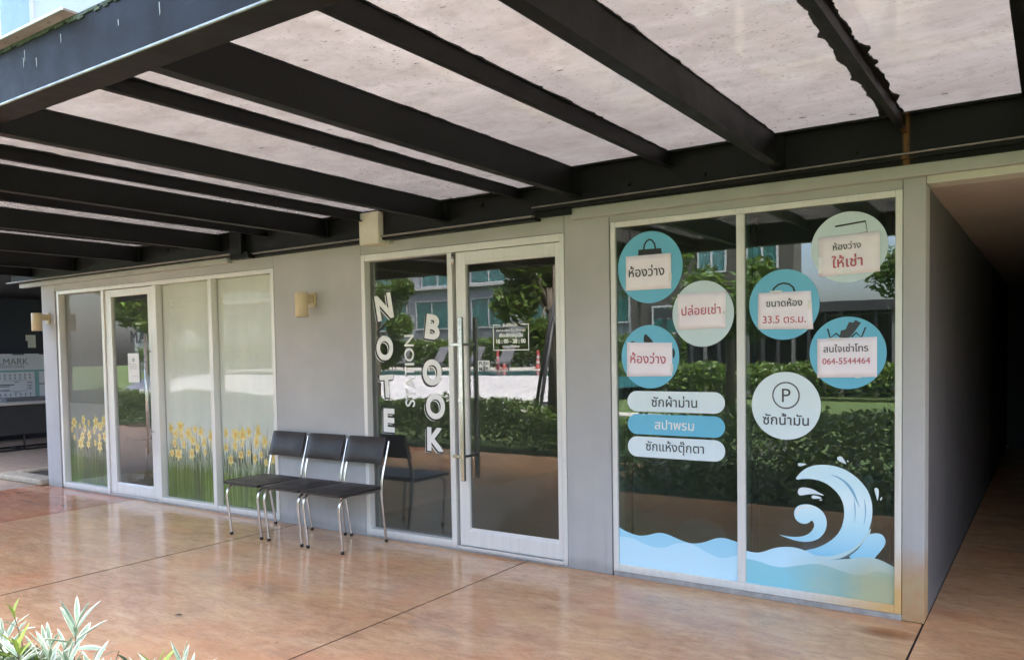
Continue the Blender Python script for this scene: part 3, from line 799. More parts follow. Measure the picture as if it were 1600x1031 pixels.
# ---- middle shopfront (NOTE BOOK STATION)
FN = thing('shopfront', 'white aluminium shopfront lettered NOTE BOOK STATION with a single glass door, right of the chairs', 'shopfront', (-3.7, .05, 0))
zt = 2.297
bars(FN, [(-4.680, -4.640, -.004, .10, .016, zt - .002), (-3.787, -3.742, -.006, .10, .016, 2.240), (-2.808, -2.773, -.004, .10, .016, zt - .002),
          (-4.639, -2.809, -.002, .098, 2.243, zt - .002)], 'alu')
bars(FN, [(-4.639, -3.788, -.001, .097, .017, .070)], 'alu', 'sill_bar')
bars(FN, [(-4.612, -4.592, .068, .10, .072, 2.240)], 'alu', 'inner_bead', 0)
bars(FN, [(-3.741, -2.809, -.012, .10, .0165, .040)], 'alu', 'threshold')
pN = pane(FN, -4.640, -3.787, .068, 2.243, .058, 'glass_dark')
NY = .0560
LET = [('N', -4.490, 1.872, .200, 10, .92), ('O', -4.492, 1.541, .192, 2, .88), ('T', -4.478, 1.232, .178, 3, .95), ('E', -4.462, .957, .186, -1, 1.0),
       ('B', -3.985, 1.695, .185, -9, 1.05), ('O', -4.002, 1.345, .197, -3, .90), ('O', -3.975, 1.082, .192, 4, .92), ('K', -3.985, .825, .178, -1, 1.0)]
for ch, cx, cz, h, rot, sx in LET:
    m = MB()
    m.mat(0); text_into(m, ch, cx - .020, cz - .016, NY + .0012, h=h * .93, bold=.035, rot=R(rot), sx=sx)
    m.mat(1); text_into(m, ch, cx - .011, cz - .008, NY + .0006, h=h * .95, bold=.05, rot=R(rot), sx=sx)
    m.mat(0); text_into(m, ch, cx, cz, NY, h=h * .93, bold=.04, rot=R(rot), sx=sx)
    m.build('letter', [M['st_white'], M['black']], pN)
m = MB(); text_into(m, 'STATION', -4.232, 1.357, NY, w=.565, bold=.012, rot=R(90)); m.build('lettering', M['st_white'], pN)
x0, x1, z0, z1 = -3.712, -2.812, .046, 2.238
gx0, gx1, gz0, gz1 = -3.622, -2.848, .158, 2.164
D2 = bpy.data.objects.new('glass_door', None); D2.location = (x0, .03, z0); link(D2, FN)
bars(D2, [(x0, gx0, .004, .050, z0, z1), (gx1, x1, .004, .050, z0, z1), (gx0, gx1, .0045, .0495, gz1, z1), (gx0, gx1, .0045, .0495, z0, gz0)], 'alu', 'door_rail')
pane(D2, gx0 - .002, gx1 + .002, gz0 - .002, gz1 + .002, .026, 'glass_dark', 'door_pane')
m = MB(); m.hull([(gx0, .0046, gz0 + .0005), (gx1, .0046, gz0 + .0005), (gx1, .0255, gz0 + .0005), (gx0, .0255, gz0 + .0005)], [(gx0, .0100, gz0 + .007), (gx1, .0100, gz0 + .007), (gx1, .0255, gz0 + .022), (gx0, .0255, gz0 + .022)]); m.build('glazing_bead', M['alu'], D2)
m = MB(); m.hull([(gx0, .0046, gz1 - .016), (gx1, .0046, gz1 - .016), (gx1, .0255, gz1 - .020), (gx0, .0255, gz1 - .020)], [(gx0, .0046, gz1 - .0005), (gx1, .0046, gz1 - .0005), (gx1, .0255, gz1 - .0005), (gx0, .0255, gz1 - .0005)]); m.build('glazing_bead', M['alu'], D2)
m = MB()
for y in (-.062, .115): m.box(-3.640, -3.606, y - .012, y + .012, .545, 1.755)
m.build('handle', M['steel_handle'], D2, bevel=.003)
m = MB()
for z in (.725, 1.555): m.box(-3.72, -3.641, -.066, -.056, z - .011, z + .011); m.box(-3.632, -3.614, -.0495, .102, z - .009, z + .009)
m.build('handle_bracket', M['steel_handle'], D2, bevel=.002)
m = MB(); m.tube([(-3.68, .0, 1.14), (-3.68, -.02, 1.14)], .016, 14); m.tube([(-3.727, -.008, 2.15), (-3.727, -.008, 2.225)], .012, 12); m.build('lock', M['steel_handle'], D2)
# opening-hours print
BY = .0245
m = MB(); t_ = .0065
bx0, bx1, bz0, bz1 = -3.393, -3.083, 1.505, 1.693
for b in ((bx0, bx0 + t_, bz0, bz1), (bx1 - t_, bx1, bz0, bz1), (bx0 + t_, bx1 - t_, bz0, bz0 + t_), (bx0 + t_, bx0 + .065, bz1 - t_, bz1), (bx1 - .072, bx1 - t_, bz1 - t_, bz1)):
    m.box(b[0], b[1], BY, BY + .0006, b[2], b[3])
cx = (bx0 + bx1) / 2
text_into(m, 'ยินดีต้อนรับ', cx - .005, 1.690, BY, w=.125, bold=.04)
text_into(m, 'ถ่ายภาพ-เคลือบ-อัดรูป ใส่กรอบรูป', cx, 1.649, BY, w=.25, bold=.035)
text_into(m, 'เปิดบริการทุกวัน', cx, 1.612, BY, w=.20, bold=.05)
text_into(m, '10 : 00 - 20 : 00', cx, 1.572, BY, w=.25, bold=.05)
text_into(m, 'ขอบคุณที่ใช้บริการ', cx, 1.533, BY, w=.145, bold=.035)
m.build('opening_hours_print', M['st_white'], D2)
m = MB(); m.mat(0).box(-3.534, -3.430, .0242, .0252, 1.356, 1.434); m.mat(1)
text_into(m, 'PUSH', -3.482, 1.413, .0236, w=.082, bold=.03); text_into(m, 'ผลัก', -3.482, 1.377, .0236, w=.080, bold=.04); m.build('push_sticker', [M['st_white'], M['st_ink']], D2)

# ---- right shopfront (laundry)
FR = thing('shopfront', 'two-pane laundry shopfront with blue round stickers and a wave, rust at its right foot', 'shopfront', (-1.55, .05, 0))
bars(FR, [(-2.420, -2.386, -.006, .10, .036, 2.327), (-1.5835, -1.5345, -.006, .10, .081, 2.291), (-2.385, -1.584, -.004, .098, 2.292, 2.327), (-1.5835, -.716, -.004, .098, 2.2922, 2.327)], 'alu')
bars(FR, [(-.7155, -.682, -.006, .10, .036, 2.327), (-2.385, -.716, -.006, .098, .036, .080), (-2.419, -.683, -.012, -.007, .036, .044)], 'alu_rust', 'frame_bar')
pR1 = pane(FR, -2.386, -1.5835, .080, 2.292, .012, 'glass_green'); pR2 = pane(FR, -1.5345, -.7155, .080, 2.292, .012, 'glass_green')
bars(FR, [(-2.355, -2.325, .07, .11, .08, 2.28), (-1.515, -1.490, .07, .11, .08, 2.28), (-.770, -.745, .07, .11, .08, 2.28)], 'charcoal', 'inner_frame', 0)
SY = .0105

def printpoly(parent, name, items):
    m = MB(); mats = []
    for i, (pts, mat, dy) in enumerate(items):
        if mat not in mats: mats.append(mat)
        m.mat(mats.index(mat)).flat(pts, SY - dy, .0004)
    return m.build(name, [M[x] for x in mats], parent)
def smooth(pts, n=3, closed=True, keep=0):
    """Catmull-Rom through the points; the last `keep` points stay corners"""
    core = pts if not keep else pts[:len(pts) - keep]
    out = []; N = len(core)
    for i in range(N if closed and not keep else N - 1):
        p0, p1, p2, p3 = (core[(i - 1) % N], core[i], core[(i + 1) % N], core[(i + 2) % N]) if closed and not keep else (core[max(i - 1, 0)], core[i], core[i + 1], core[min(i + 2, N - 1)])
        for k in range(n):
            t = k / n
            out.append(tuple(.5 * ((2 * p1[j]) + (-p0[j] + p2[j]) * t + (2 * p0[j] - 5 * p1[j] + 4 * p2[j] - p3[j]) * t * t + (-p0[j] + 3 * p1[j] - 3 * p2[j] + p3[j]) * t ** 3) for j in (0, 1)))
    if keep: out.append(core[-1]); out += pts[len(pts) - keep:]
    return out
printpoly(pR1, 'sea_sticker', [(smooth(WV['seaL'], 4, keep=2), 'sea', 0), (smooth(WV['seaL2'], 4, keep=2), 'sea2', .0006)])
printpoly(pR2, 'sea_sticker', [(smooth(WV['seaR'], 4, keep=2), 'sea2', .0018), (smooth(WV['seaR2'], 4, keep=2), 'seaR2', .0024)])
printpoly(pR2, 'wave_sticker', [(smooth(WV['crest']), 'crest', 0), (smooth(WV['crest_tail']), 'crest_tail', .0005), (smooth(WV['crest_shade']), 'crest_dark', .0009),
          (smooth(WV['streak1']), 'crest_str', .0004), (smooth(WV['streak2']), 'crest_str', .0004), (smooth(WV['streak3']), 'crest_str', .0004), (smooth(WV['pebble']), 'crest', .0012)])
printpoly(pR2, 'swirl_sticker', [(smooth(WV['swirl']), 'crest', 0), (smooth(WV['swirl_gleam']), 'st_white', .0005)])
for d in WV['drops']: printpoly(pR2, 'drop_sticker', [(smooth(d), 'st_light', 0)])
def disc(cx, cz, rx, rz, n=48): return [(cx + rx * math.cos(2 * math.pi * k / n), cz + rz * math.sin(2 * math.pi * k / n)) for k in range(n)]
def strip(pts, w):
    """outline of a stroked polyline"""
    L_, R_ = [], []
    for i, p in enumerate(pts):
        a = Vector(pts[max(i - 1, 0)]); b = Vector(pts[min(i + 1, len(pts) - 1)]); t = (b - a).normalized(); n = Vector((-t.y, t.x)) * w / 2
        L_.append(tuple(Vector(p) + n)); R_.append(tuple(Vector(p) - n))
    return L_ + R_[::-1]
printpoly(pR1, 'round_sticker', [(disc(-2.150, 2.020, .223, .228), 'st_blue', 0),
          ([(-2.232, 2.080), (-2.062, 2.080), (-2.070, 2.135), (-2.226, 2.137)], 'st_ink', .0005),
          (strip([(-2.190, 2.130), (-2.185, 2.165), (-2.168, 2.188), (-2.149, 2.196), (-2.130, 2.188), (-2.114, 2.165), (-2.108, 2.130)], .011), 'st_ink', .0005)])
printpoly(pR1, 'round_sticker', [(disc(-1.800, 1.711, .197, .203), 'st_pale', 0)])
printpoly(pR1, 'round_sticker', [(disc(-2.154, 1.450, .200, .203), 'st_blue', 0), (smooth([(-2.19, 1.54), (-2.192, 1.585), (-2.175, 1.592), (-2.13, 1.54)]), 'st_ink', .0005),
          (smooth([(-2.30, 1.53), (-2.28, 1.552), (-2.26, 1.548), (-2.25, 1.53)]), 'st_ink', .0005), (smooth([(-1.998, 1.50), (-1.985, 1.49), (-1.983, 1.46), (-1.995, 1.44)]), 'st_ink', .0005)])
printpoly(pR2, 'round_sticker', [(disc(-.955, 2.046, .202, .196), 'st_pale', 0), (strip([(-1.026, 2.166), (-.868, 2.180), (-.858, 2.118), (-1.03, 2.104)], .010), 'st_ink', .0005)])
printpoly(pR2, 'round_sticker', [(disc(-1.310, 1.745, .201, .204), 'st_blue', 0),
          (strip([(-1.376, 1.812), (-1.365, 1.842), (-1.340, 1.862), (-1.310, 1.869), (-1.280, 1.862), (-1.256, 1.842), (-1.244, 1.812)], .010), 'st_ink', .0005)])
printpoly(pR2, 'round_sticker', [(disc(-.962, 1.460, .203, .202), 'st_blue', 0),
          (strip([(-1.066, 1.598), (-1.052, 1.545), (-1.020, 1.570), (-.990, 1.545)], .009), 'st_ink', .0005), (strip([(-.940, 1.548), (-.915, 1.572), (-.888, 1.545), (-.866, 1.600)], .009), 'st_ink', .0005),
          ([(-1.005, 1.54), (-.995, 1.585), (-.970, 1.592), (-.952, 1.632), (-.930, 1.628), (-.918, 1.642), (-.890, 1.625), (-.925, 1.575), (-.950, 1.545)], 'st_ink2', .0008)])
ps = printpoly(pR2, 'round_sticker', [(disc(-1.300, 1.156, .198, .198), 'st_light', 0), (disc(-1.298, 1.217, .079, .079), 'st_ink2', .0004), (disc(-1.298, 1.217, .071, .071), 'st_light', .0008)])
m = MB(); text_into(m, 'P', -1.296, 1.217, SY - .0014, h=.078); m.build('sticker_lettering', M['st_ink2'], pR2)
m = MB(); text_into(m, 'ซักน้ำมัน', -1.300, 1.078, SY - .0010, w=.262, bold=.012); m.build('sticker_lettering', M['st_ink2'], pR2)
for z, mat, s_, ink, w_ in ((1.163, 'st_light', 'ซักผ้าม่าน', 'st_ink2', .305), (1.015, 'st_blue', 'สปาพรม', 'st_white', .262), (.868, 'st_light', 'ซักแห้งตุ๊กตา', 'st_ink2', .39)):
    hh = .066
    pts = [(-2.315 + hh + math.cos(a) * hh, z + math.sin(a) * hh) for a in [math.pi / 2 + k * math.pi / 12 for k in range(13)]] + \
          [(-1.662 - hh + math.cos(a) * hh, z + math.sin(a) * hh) for a in [-math.pi / 2 + k * math.pi / 12 for k in range(13)]]
    printpoly(pR1, 'pill_sticker', [(pts, mat, 0)])
    m = MB(); text_into(m, s_, -1.992, z + .002, SY - .0010, w=w_, bold=.010); m.build('sticker_lettering', M[ink], pR1)

# ---- paper notices taped over the stickers
def notice(quad, lines, label, tapes):
    q = quad; cx = sum(p[0] for p in q) / 4; cz = sum(p[1] for p in q) / 4
    t = thing('paper_notice', label, 'notice', (cx, SY - .004, cz - .11))
    m = MB(); n = 10; mm = 7; b0 = len(m.v)
    rnd = random.Random(int(abs(cx * 1000)))
    ph = [rnd.uniform(0, 6) for _ in range(3)]
    for i in range(mm + 1):
        for j in range(n + 1):
            u, v = j / n, i / mm
            x = (q[0][0] * (1 - u) + q[1][0] * u) * (1 - v) + (q[3][0] * (1 - u) + q[2][0] * u) * v
            z = (q[0][1] * (1 - u) + q[1][1] * u) * (1 - v) + (q[3][1] * (1 - u) + q[2][1] * u) * v
            y = SY - .0022 - .0011 * (1 + math.sin(u * 5 + ph[0]) * math.cos(v * 4 + ph[1])) * (1 if 0 < v < 1 else .4)
            if u > .85 and v < .15: y -= .004 * rnd.random()
            m.v.append((x, y, z))
    for i in range(mm):
        for j in range(n):
            a = b0 + i * (n + 1) + j
            m.f.append((a, a + n + 1, a + n + 2, a + 1)); m.m.append(0); m.sm.append(True)
    so_ = m.build('sheet', M['paper'], t); md = so_.modifiers.new('thick', 'SOLIDIFY'); md.thickness = .0004; md.offset = 1
    rot = math.atan2(q[1][1] - q[0][1], q[1][0] - q[0][0])
    for (s_, dx, dz, w_, mat, bold) in lines:
        m = MB(); text_into(m, s_, cx + dx, cz + dz, SY - .0052, w=w_, bold=bold, rot=rot); m.build('lettering', M[mat], t)
    for (tx, tz, tw, th, tr_) in tapes:
        ca, sa = math.cos(tr_), math.sin(tr_)
        m = MB(); m.flat([(cx + tx + a * ca - b * sa, cz + tz + a * sa + b * ca) for a, b in ((-tw / 2, -th / 2), (tw / 2, -th / 2), (tw / 2, th / 2), (-tw / 2, th / 2))], SY - .0050, .0003)
        m.build('tape', M['tape'], t)
notice([(-2.314, 2.100), (-2.000, 2.099), (-2.003, 1.878), (-2.318, 1.879)], [('ห้องว่าง', -.012, .01, .245, 'st_ink2', .012)], 'pink paper with black Thai writing over the blue handbag sticker, top left', [(.150, -.04, .02, .05, 0)])
notice([(-1.962, 1.838), (-1.651, 1.842), (-1.652, 1.620), (-1.963, 1.617)], [('ปล่อยเช่า', -.003, .008, .25, 'st_red', .012)], 'pink paper with red Thai writing on the pale round sticker of the left pane', [(.150, -.02, .03, .016, 0)])
notice([(-2.314, 1.545), (-1.999, 1.537), (-2.001, 1.326), (-2.315, 1.322)], [('ห้องว่าง', -.008, .01, .245, 'st_red', .012)], 'pink paper with red Thai writing above the pill-shaped stickers', [(.155, -.055, .018, .05, 0)])
notice([(-1.115, 2.112), (-.794, 2.121), (-.794, 1.901), (-1.112, 1.892)], [('ห้องว่าง', -.010, .050, .145, 'st_ink2', .012), ('ให้เช่า', -.008, -.035, .158, 'st_red', .02)], 'tilted pink paper with two lines of Thai writing on the topmost pale sticker', [(-.15, -.05, .022, .09, 0), (-.02, -.095, .07, .014, .1)])
notice([(-1.456, 1.818), (-1.154, 1.817), (-1.144, 1.598), (-1.460, 1.606)], [('ขนาดห้อง', -.003, .048, .205, 'st_ink2', .012), ('33.5 ตร.ม.', -.003, -.050, .245, 'st_red', .012)], 'pink paper reading 33.5 in red on a blue round sticker', [(.140, .03, .018, .05, 0), (-.05, .112, .07, .012, 0)])
notice([(-1.122, 1.541), (-.807, 1.547), (-.807, 1.327), (-1.122, 1.320)], [('สนใจเช่าโทร', -.005, .055, .235, 'st_ink2', .012), ('064-5544464', -.003, -.018, .250, 'st_red', .012)], 'pink paper with a red phone number on the blue sticker nearest the right frame', [(-.06, .106, .08, .012, 0), (.06, -.105, .03, .016, 0)])
pn = thing('paper_notice', 'white printed sheet taped inside the glass door among the daffodil panes', 'notice', (-8.045, .028, 1.23))
m = MB(); m.box(-8.150, -7.942, .0275, .0285, 1.234, 1.541); m.build('sheet', M['paper_white'], pn)
m = MB()
m.flat(disc(-8.045, 1.472, .026, .022, 16), .0262, .0004)
for z, a, b in ((1.424, -8.12, -7.99), (1.402, -8.12, -7.975), (1.390, -8.12, -7.99), (1.378, -8.12, -7.98), (1.30, -8.07, -7.99)): m.box(a, b, .0262, .0266, z, z + .004)
o = m.build('print', plain('faint_print', (.42, .42, .40), .7), pn); tag(o, kind='stuff')

# ================================================================== WALL LAMPS AND BOX
def wall_lamp(x, z, label):
    t = thing('wall_lamp', label, 'wall lamp', (x, -.002, z), 'cream cylinder lamps along the shop wall')
    m = MB(); y = -.135
    m.mat(0).lathe((x, y, z), [(.050, -.103), (.053, -.103), (.055, -.101), (.055, .100), (.053, .102), (.050, .102)], 32)
    m.mat(1).lathe((x, y, z), [(.050, -.103), (.049, .06), (.0, .062)], 32)
    m.mat(0).lathe((x, y, z), [(.050, .102), (.050, .09), (0, .09)], 32)
    m.build('shade', [M['lamp'], M['lamp_in']], t)
    m = MB(); m.lathe((x, y, z), [(.0555, -.086), (.0558, -.085), (.0555, -.084)], 32); m.lathe((x, y, z), [(.0555, .084), (.0558, .085), (.0555, .086)], 32); m.build('seam_ring', M['bench_top'], t)
    m = MB(); m.box(x - .022, x + .022, -.088, -.021, z + .020, z + .090); m.build('arm', M['lamp'], t, bevel=.004)
    m = MB(); m.tube([(x + .03, -.020, z - .008), (x + .03, -.0225, z - .008)], .004, 8); m.build('screw', M['chrome'], t)
    m = MB(); m.box(x - .038, x + .038, -.020, -.001, z - .020, z + .105); m.build('mounting_plate', M['lamp'], t, bevel=.005)
    return t
wall_lamp(-5.245, 1.918, 'cream cylinder wall lamp on the grey wall above the row of chairs')
wall_lamp(-9.715, 1.922, 'cream cylinder wall lamp on the narrow pier at the far left corner')
t = thing('junction_box', 'cream rectangular box under the canopy beams above the word NOTE', 'box', (-4.46, -.07, 2.36))
m = MB(); m.box(-4.560, -4.357, -.135, -.001, 2.352, 2.60); m.build('case', M['cream'], t, bevel=.006)
m = MB(); m.box(-4.3565, -4.32, -.055, -.002, 2.362, 2.405); m.build('bracket', M['fascia'], t, bevel=.003)

# ================================================================== CANOPY
CN = thing('canopy', 'black steel canopy with dirty glass roof panels over the walkway', 'canopy', (-4, -1.6, 2.5))
ZT = 2.700
# ledger: web plus top flange; the left stretch sits lower than the right one
GR, GL, XS = 2.7052, 2.6150, -2.672           # underside of the glass right / left of the step
m = MB(); m.box(XS, 6.5, -.075, -.062, 2.44, 2.701); m.box(XS, 6.5, -.110, -.0755, 2.692, 2.701); m.build('ledger_beam', M['steel'], CN)
m = MB(); m.box(-10.42, XS - .002, -.075, -.062, 2.40, 2.611); m.box(-10.42, XS - .002, -.110, -.0755, 2.602, 2.611); m.box(-10.42, XS - .002, -.061, -.002, 2.61, 2.70); m.build('ledger_beam', M['steel'], CN)
m = MB(); m.box(-2.95, 1.6, -.132, -.0765, 2.4775, 2.4855, lambda x: .009 * (x + 1.3)); m.build('flange', M['lit_lip'], CN, bevel=.002, seg=1)  # pale strip painted as the lit edge of the ledger lip
m = MB(); m.box(-2.95, 1.6, -.122, -.0565, 2.4575, 2.477, lambda x: .009 * (x + 1.3)); m.build('flange', M['steel'], CN, bevel=.002, seg=1)
m = MB(); m.box(-6.0, -2.952, -.110, -.0765, 2.408, 2.420, lambda x: .009 * (x + 3)*.6); m.build('flange', M['lit_lip'], CN, bevel=.002, seg=1)
m = MB(); m.box(-6.0, -2.952, -.090, -.001, 2.389, 2.4075, lambda x: .009 * (x + 3)*.6); m.build('flange', M['steel'], CN, bevel=.002, seg=1)
m = MB(); m.box(-10.46, -6.002, -.120, -.0765, 2.407, 2.419, lambda x: .002 * (x + 8)); m.build('flange', M['lit_lip'], CN, bevel=.002, seg=1)
m = MB(); m.box(-6.16, -5.90, -.15, -.0765, 2.36, 2.40); m.box(-6.16, -6.0, -.15, -.1265, 2.402, 2.62); m.build('splice_plate', M['steel'], CN, bevel=.003)
m = MB(); m.box(-.662, -.644, -.080, -.0755, 2.487, 2.60); m.build('rusty_stiffener', M['steel'], CN)
for x in (-.9, -1.75, -2.25, -3.4, -4.9, -7.2, -8.4, -9.7):
    m = MB(); m.tube([(x, -.076, 2.54), (x, -.095, 2.54)], .013, 6); m.build('bolt', M['steel'], CN)
# front beam, channel with web outside
m = MB(); m.box(-14, 6.5, -3.225, -3.213, 2.490, 2.7025); m.build('front_beam', M['steel'], CN)
m = MB(); m.box(-14, 6.5, -3.2125, -3.108, 2.490, 2.4985); m.build('flange', M['steel'], CN)
m = MB(); m.box(-14, 6.5, -3.234, -3.2255, 2.489, 2.497); m.build('lip', plain('pale_lip_edge', (.34, .37, .38), .35, var=.5, scale=12), CN, bevel=.002)  # mottled blue-grey edge, paler than the beam
m = MB(); m.box(-14, 6.5, -3.2125, -3.15, 2.694, 2.7025); m.build('flange', M['steel'], CN)
m = MB()
rnd = random.Random(3)
for k in range(330):
    x = rnd.uniform(-7, 0); z = 2.7020 - abs(rnd.gauss(0, .006)); l = rnd.uniform(.02, .09); h = rnd.uniform(.003, .013)
    m.hull([(x, -3.2300, z - h), (x + l, -3.2295, z - h * .8), (x + l, -3.2255, z - h * .8), (x, -3.2255, z - h)], [(x, -3.2290, z), (x + l, -3.2285, z), (x + l, -3.2255, z), (x, -3.2255, z)])
o = m.build('algae_crust', M['algae'], CN); tag(o, kind='stuff')
m = MB()
for k in range(16):                                   # pale drips running down the web
    x = rnd.uniform(-4.6, -1.6); l = rnd.uniform(.012, .045); z = rnd.uniform(2.60, 2.70)
    m.flat([(x, z), (x + .003, z - l), (x + .007, z - l * .8), (x + .006, z)], -3.2262, .0005)
o = m.build('drip_mark', plain('pale_drip', (.30, .31, .30), .8), CN); tag(o, kind='stuff')
deepR = [3.85, 2.55, 1.25, -.095, -1.335, -2.655]; shalR = [3.2, 1.9, .60, -.680, -1.980]
deepL = [-3.765, -5.01, -6.41, -7.71, -8.98, -9.96]; shalL = [-3.075, -4.555, -5.75, -7.05, -8.35, -9.45]
y0, y1 = -3.2120, -.0775
for lst, zb, zg, nm in ((deepR, 2.506, GR, 'cross_beam'), (deepL, 2.456, GL, 'cross_beam'), (shalR, 2.604, GR, 'purlin'), (shalL, 2.537, GL, 'purlin')):
    dp = nm == 'cross_beam'; fl = .062 if dp else .032
    for x in lst:
        zt_ = zg - .005
        m = MB(); m.box(x, x + fl, y0, y1, zb, zb + .008); m.box(x, x + .009, y0, y1, zb + .0085, zt_); m.box(x - .05, x - .0005, y0, y1, zt_ - .008, zt_)
        o = m.build(nm, M['steel'], CN)
        if dp:
            m = MB(); m.box(x + .0095, x + fl - .002, -.0995, -.0935, zb + .009, zt_ - .01); m.build('stiffener', M['steel'], o)
for dl, sl_, zg, ed in ((deepR, shalR, GR, []), (deepL, shalL, GL, [-2.67])):
    mem = sorted([d + .004 for d in dl + sl_] + ed)
    for i in range(len(mem) - 1):
        a, b = mem[i] + .004, mem[i + 1] - .004
        over = -3.235 if zg == GR else -3.205
        m = MB(); m.box(a, b, over + .002, .10 if zg == GR else -.004, zg, zg + .0078)
        m.m[1] = 2                                        # top face: plain glass
        m.mat(1).box(a, b, over - .004, over + .0015, zg - .0002, zg + .008)
        m.build('roof_panel', [M['roof'], M['glass_edge'], M['roof_top']], CN)
for a, b in ((-6.4, -4.62), (-4.6, -3.95), (-3.93, -2.86)):     # narrow strips lapping out over the front beam
    m = MB(); m.box(a, b, -3.268, -3.14, 2.7052, 2.7130); m.mat(1).box(a, b, -3.2735, -3.2685, 2.7050, 2.7132)
    m.build('roof_panel', [M['roof'], M['glass_edge']], CN)
def ragged(x, w, yA, yB, z, rnd, side=1, amp=.012):
    m = MB(); n = int(abs(yB - yA) / .011); prev = None
    f = [(rnd.uniform(5, 70), rnd.uniform(0, 6.3), rnd.uniform(.3, 1)) for _ in range(7)]
    blob = [(rnd.uniform(yB, yA) if yA > yB else rnd.uniform(yA, yB), rnd.uniform(.01, .05), rnd.uniform(.4, 1.3)) for _ in range(9)]
    for k in range(n + 1):
        y = yA + (yB - yA) * k / n
        e = sum(math.sin(a * y + p) * c * 6 / (a + 6) for a, p, c in f) + sum(c * math.exp(-((y - b_) / s_) ** 2) * 1.6 for b_, s_, c in blob) + rnd.uniform(-.25, .25)
        ee = max(.002, w + e * amp * .55) * side
        row = ((x, y, z), (x + ee, y, z))
        if prev:
            q0 = [prev[0], prev[1], row[1], row[0]]
            if side < 0: q0 = q0[::-1]
            m.hull([(p[0], p[1], p[2] - .006) for p in q0], [(p[0], p[1], p[2]) for p in q0])
        prev = row
    return m
rnd = random.Random(11)
for lst, zg in ((deepR, GR), (deepL, GL)):
    for x in [d for d in lst if -8 < d < 1.5]:
        ragged(x + .0095, .004, -3.18, -.13, zg - .0004, rnd, 1, .009).build('sealant', M['sealant'], CN)
for lst, zg in ((shalR, GR), (shalL, GL)):
    for x in [s_ for s_ in lst if -8 < s_ < 1.5]:
        big = .024 if x > -1 else .012
        ragged(x + .0085, big * .7, -3.18, -.13, zg - .0004, rnd, 1, big).build('sealant', M['sealant'], CN)
        ragged(x - .0005, big * .7 + (.062 if x > -1 and x < 0 else .02), -3.18, -.13, zg - .0004, rnd, -1, big).build('sealant', M['sealant'], CN)
m = MB()
for lst, zg in ((deepR, GR), (deepL, GL), (shalR, GR), (shalL, GL)):
    for x in lst: m.box(x - .01, x + .012, y0, -.0625, zg - .0048, zg - .0002)
m.box(XS + .01, 6.5, -.112, .0, 2.7013, 2.7050)
m.box(-10.4, XS - .01, -.112, -.004, 2.6112, 2.6148)
m.box(-14, 6.5, -3.224, -3.16, 2.7027, 2.7050)
o = m.build('gasket', M['sealant'], CN); tag(o, kind='stuff')
# posts of the canopy, outside the frame
for x in (3.6,):
    m = MB(); m.box(x - .06, x + .06, -3.188, -3.07, 0, 2.504); m.build('post', M['steel'], CN)

# ================================================================== CHAIRS
ch = thing('chair', 'leftmost of the three black vinyl chrome chairs, partly in front of the daffodil glass', 'chair', (-5.535, -.30, 0), 'black vinyl and chrome chairs in a row against the wall')
cx = -5.535
def seat_pad(x0, x1, y0, y1, z0, z1):
    m = MB(); n = 10
    for i in range(n + 1):
        for j in range(n + 1):
            u, v = i / n, j / n; puff = (1 - (2 * u - 1) ** 4) * (1 - (2 * v - 1) ** 4)
            m.v.append((x0 + (x1 - x0) * u, y0 + (y1 - y0) * v, z1 - .014 + .016 * puff))
    for i in range(n):
        for j in range(n):
            a = i * (n + 1) + j; m.f.append((a, a + n + 1, a + n + 2, a + 1)); m.m.append(0); m.sm.append(True)
    # side skirt and underside
    ring = [i * (n + 1) for i in range(n + 1)] + [n * (n + 1) + j for j in range(1, n + 1)] + [i * (n + 1) + n for i in range(n - 1, -1, -1)] + [j for j in range(n - 1, 0, -1)]
    b = len(m.v)
    for r_ in ring:
        x, y, z = m.v[r_]; m.v.append((x, y, z0))
    K = len(ring)
    for k in range(K):
        k2 = (k + 1) % K; m.f.append((ring[k], b + k, b + k2, ring[k2])[::-1]); m.m.append(0); m.sm.append(False)
    m.f.append(tuple(b + k for k in reversed(range(K)))[::-1]); m.m.append(0); m.sm.append(False)
    return m
seat_pad(cx - .205, cx + .225, -.590, -.150, .432, .470).build('seat', M['vinyl'], ch, bevel=.006)
# backrest: slightly curved padded board, leaning back
m = MB(); n = 8
bx0, bx1 = cx - .205, cx + .205
for face in (0, 1):
    for i in range(n + 1):
        for j in range(5):
            u, v = i / n, j / 4
            x = bx0 + (bx1 - bx0) * u; zz = .625 + .205 * v; yy = -.118 + (.068) * v + .012 * (1 - (2 * u - 1) ** 2)
            pf = (1 - (2 * u - 1) ** 6) * (1 - (2 * v - 1) ** 6)
            yy += (-.008 - .020 * pf) if face == 0 else (.008 + .006 * pf)
            m.v.append((x, yy, zz))
NV = (n + 1) * 5
for i in range(n):
    for j in range(4):
        a = i * 5 + j
        m.f.append((a, a + 5, a + 6, a + 1)); m.m.append(0); m.sm.append(True)
        m.f.append((NV + a, NV + a + 1, NV + a + 6, NV + a + 5)); m.m.append(0); m.sm.append(True)
rg = [i * 5 for i in range(n + 1)] + [n * 5 + j for j in range(1, 5)] + [i * 5 + 4 for i in range(n - 1, -1, -1)] + [j for j in range(3, 0, -1)]
for k in range(len(rg)):
    a, b = rg[k], rg[(k + 1) % len(rg)]; m.f.append((a, NV + a, NV + b, b)); m.m.append(0); m.sm.append(True)
m.build('backrest', M['vinyl'], ch, bevel=.004)
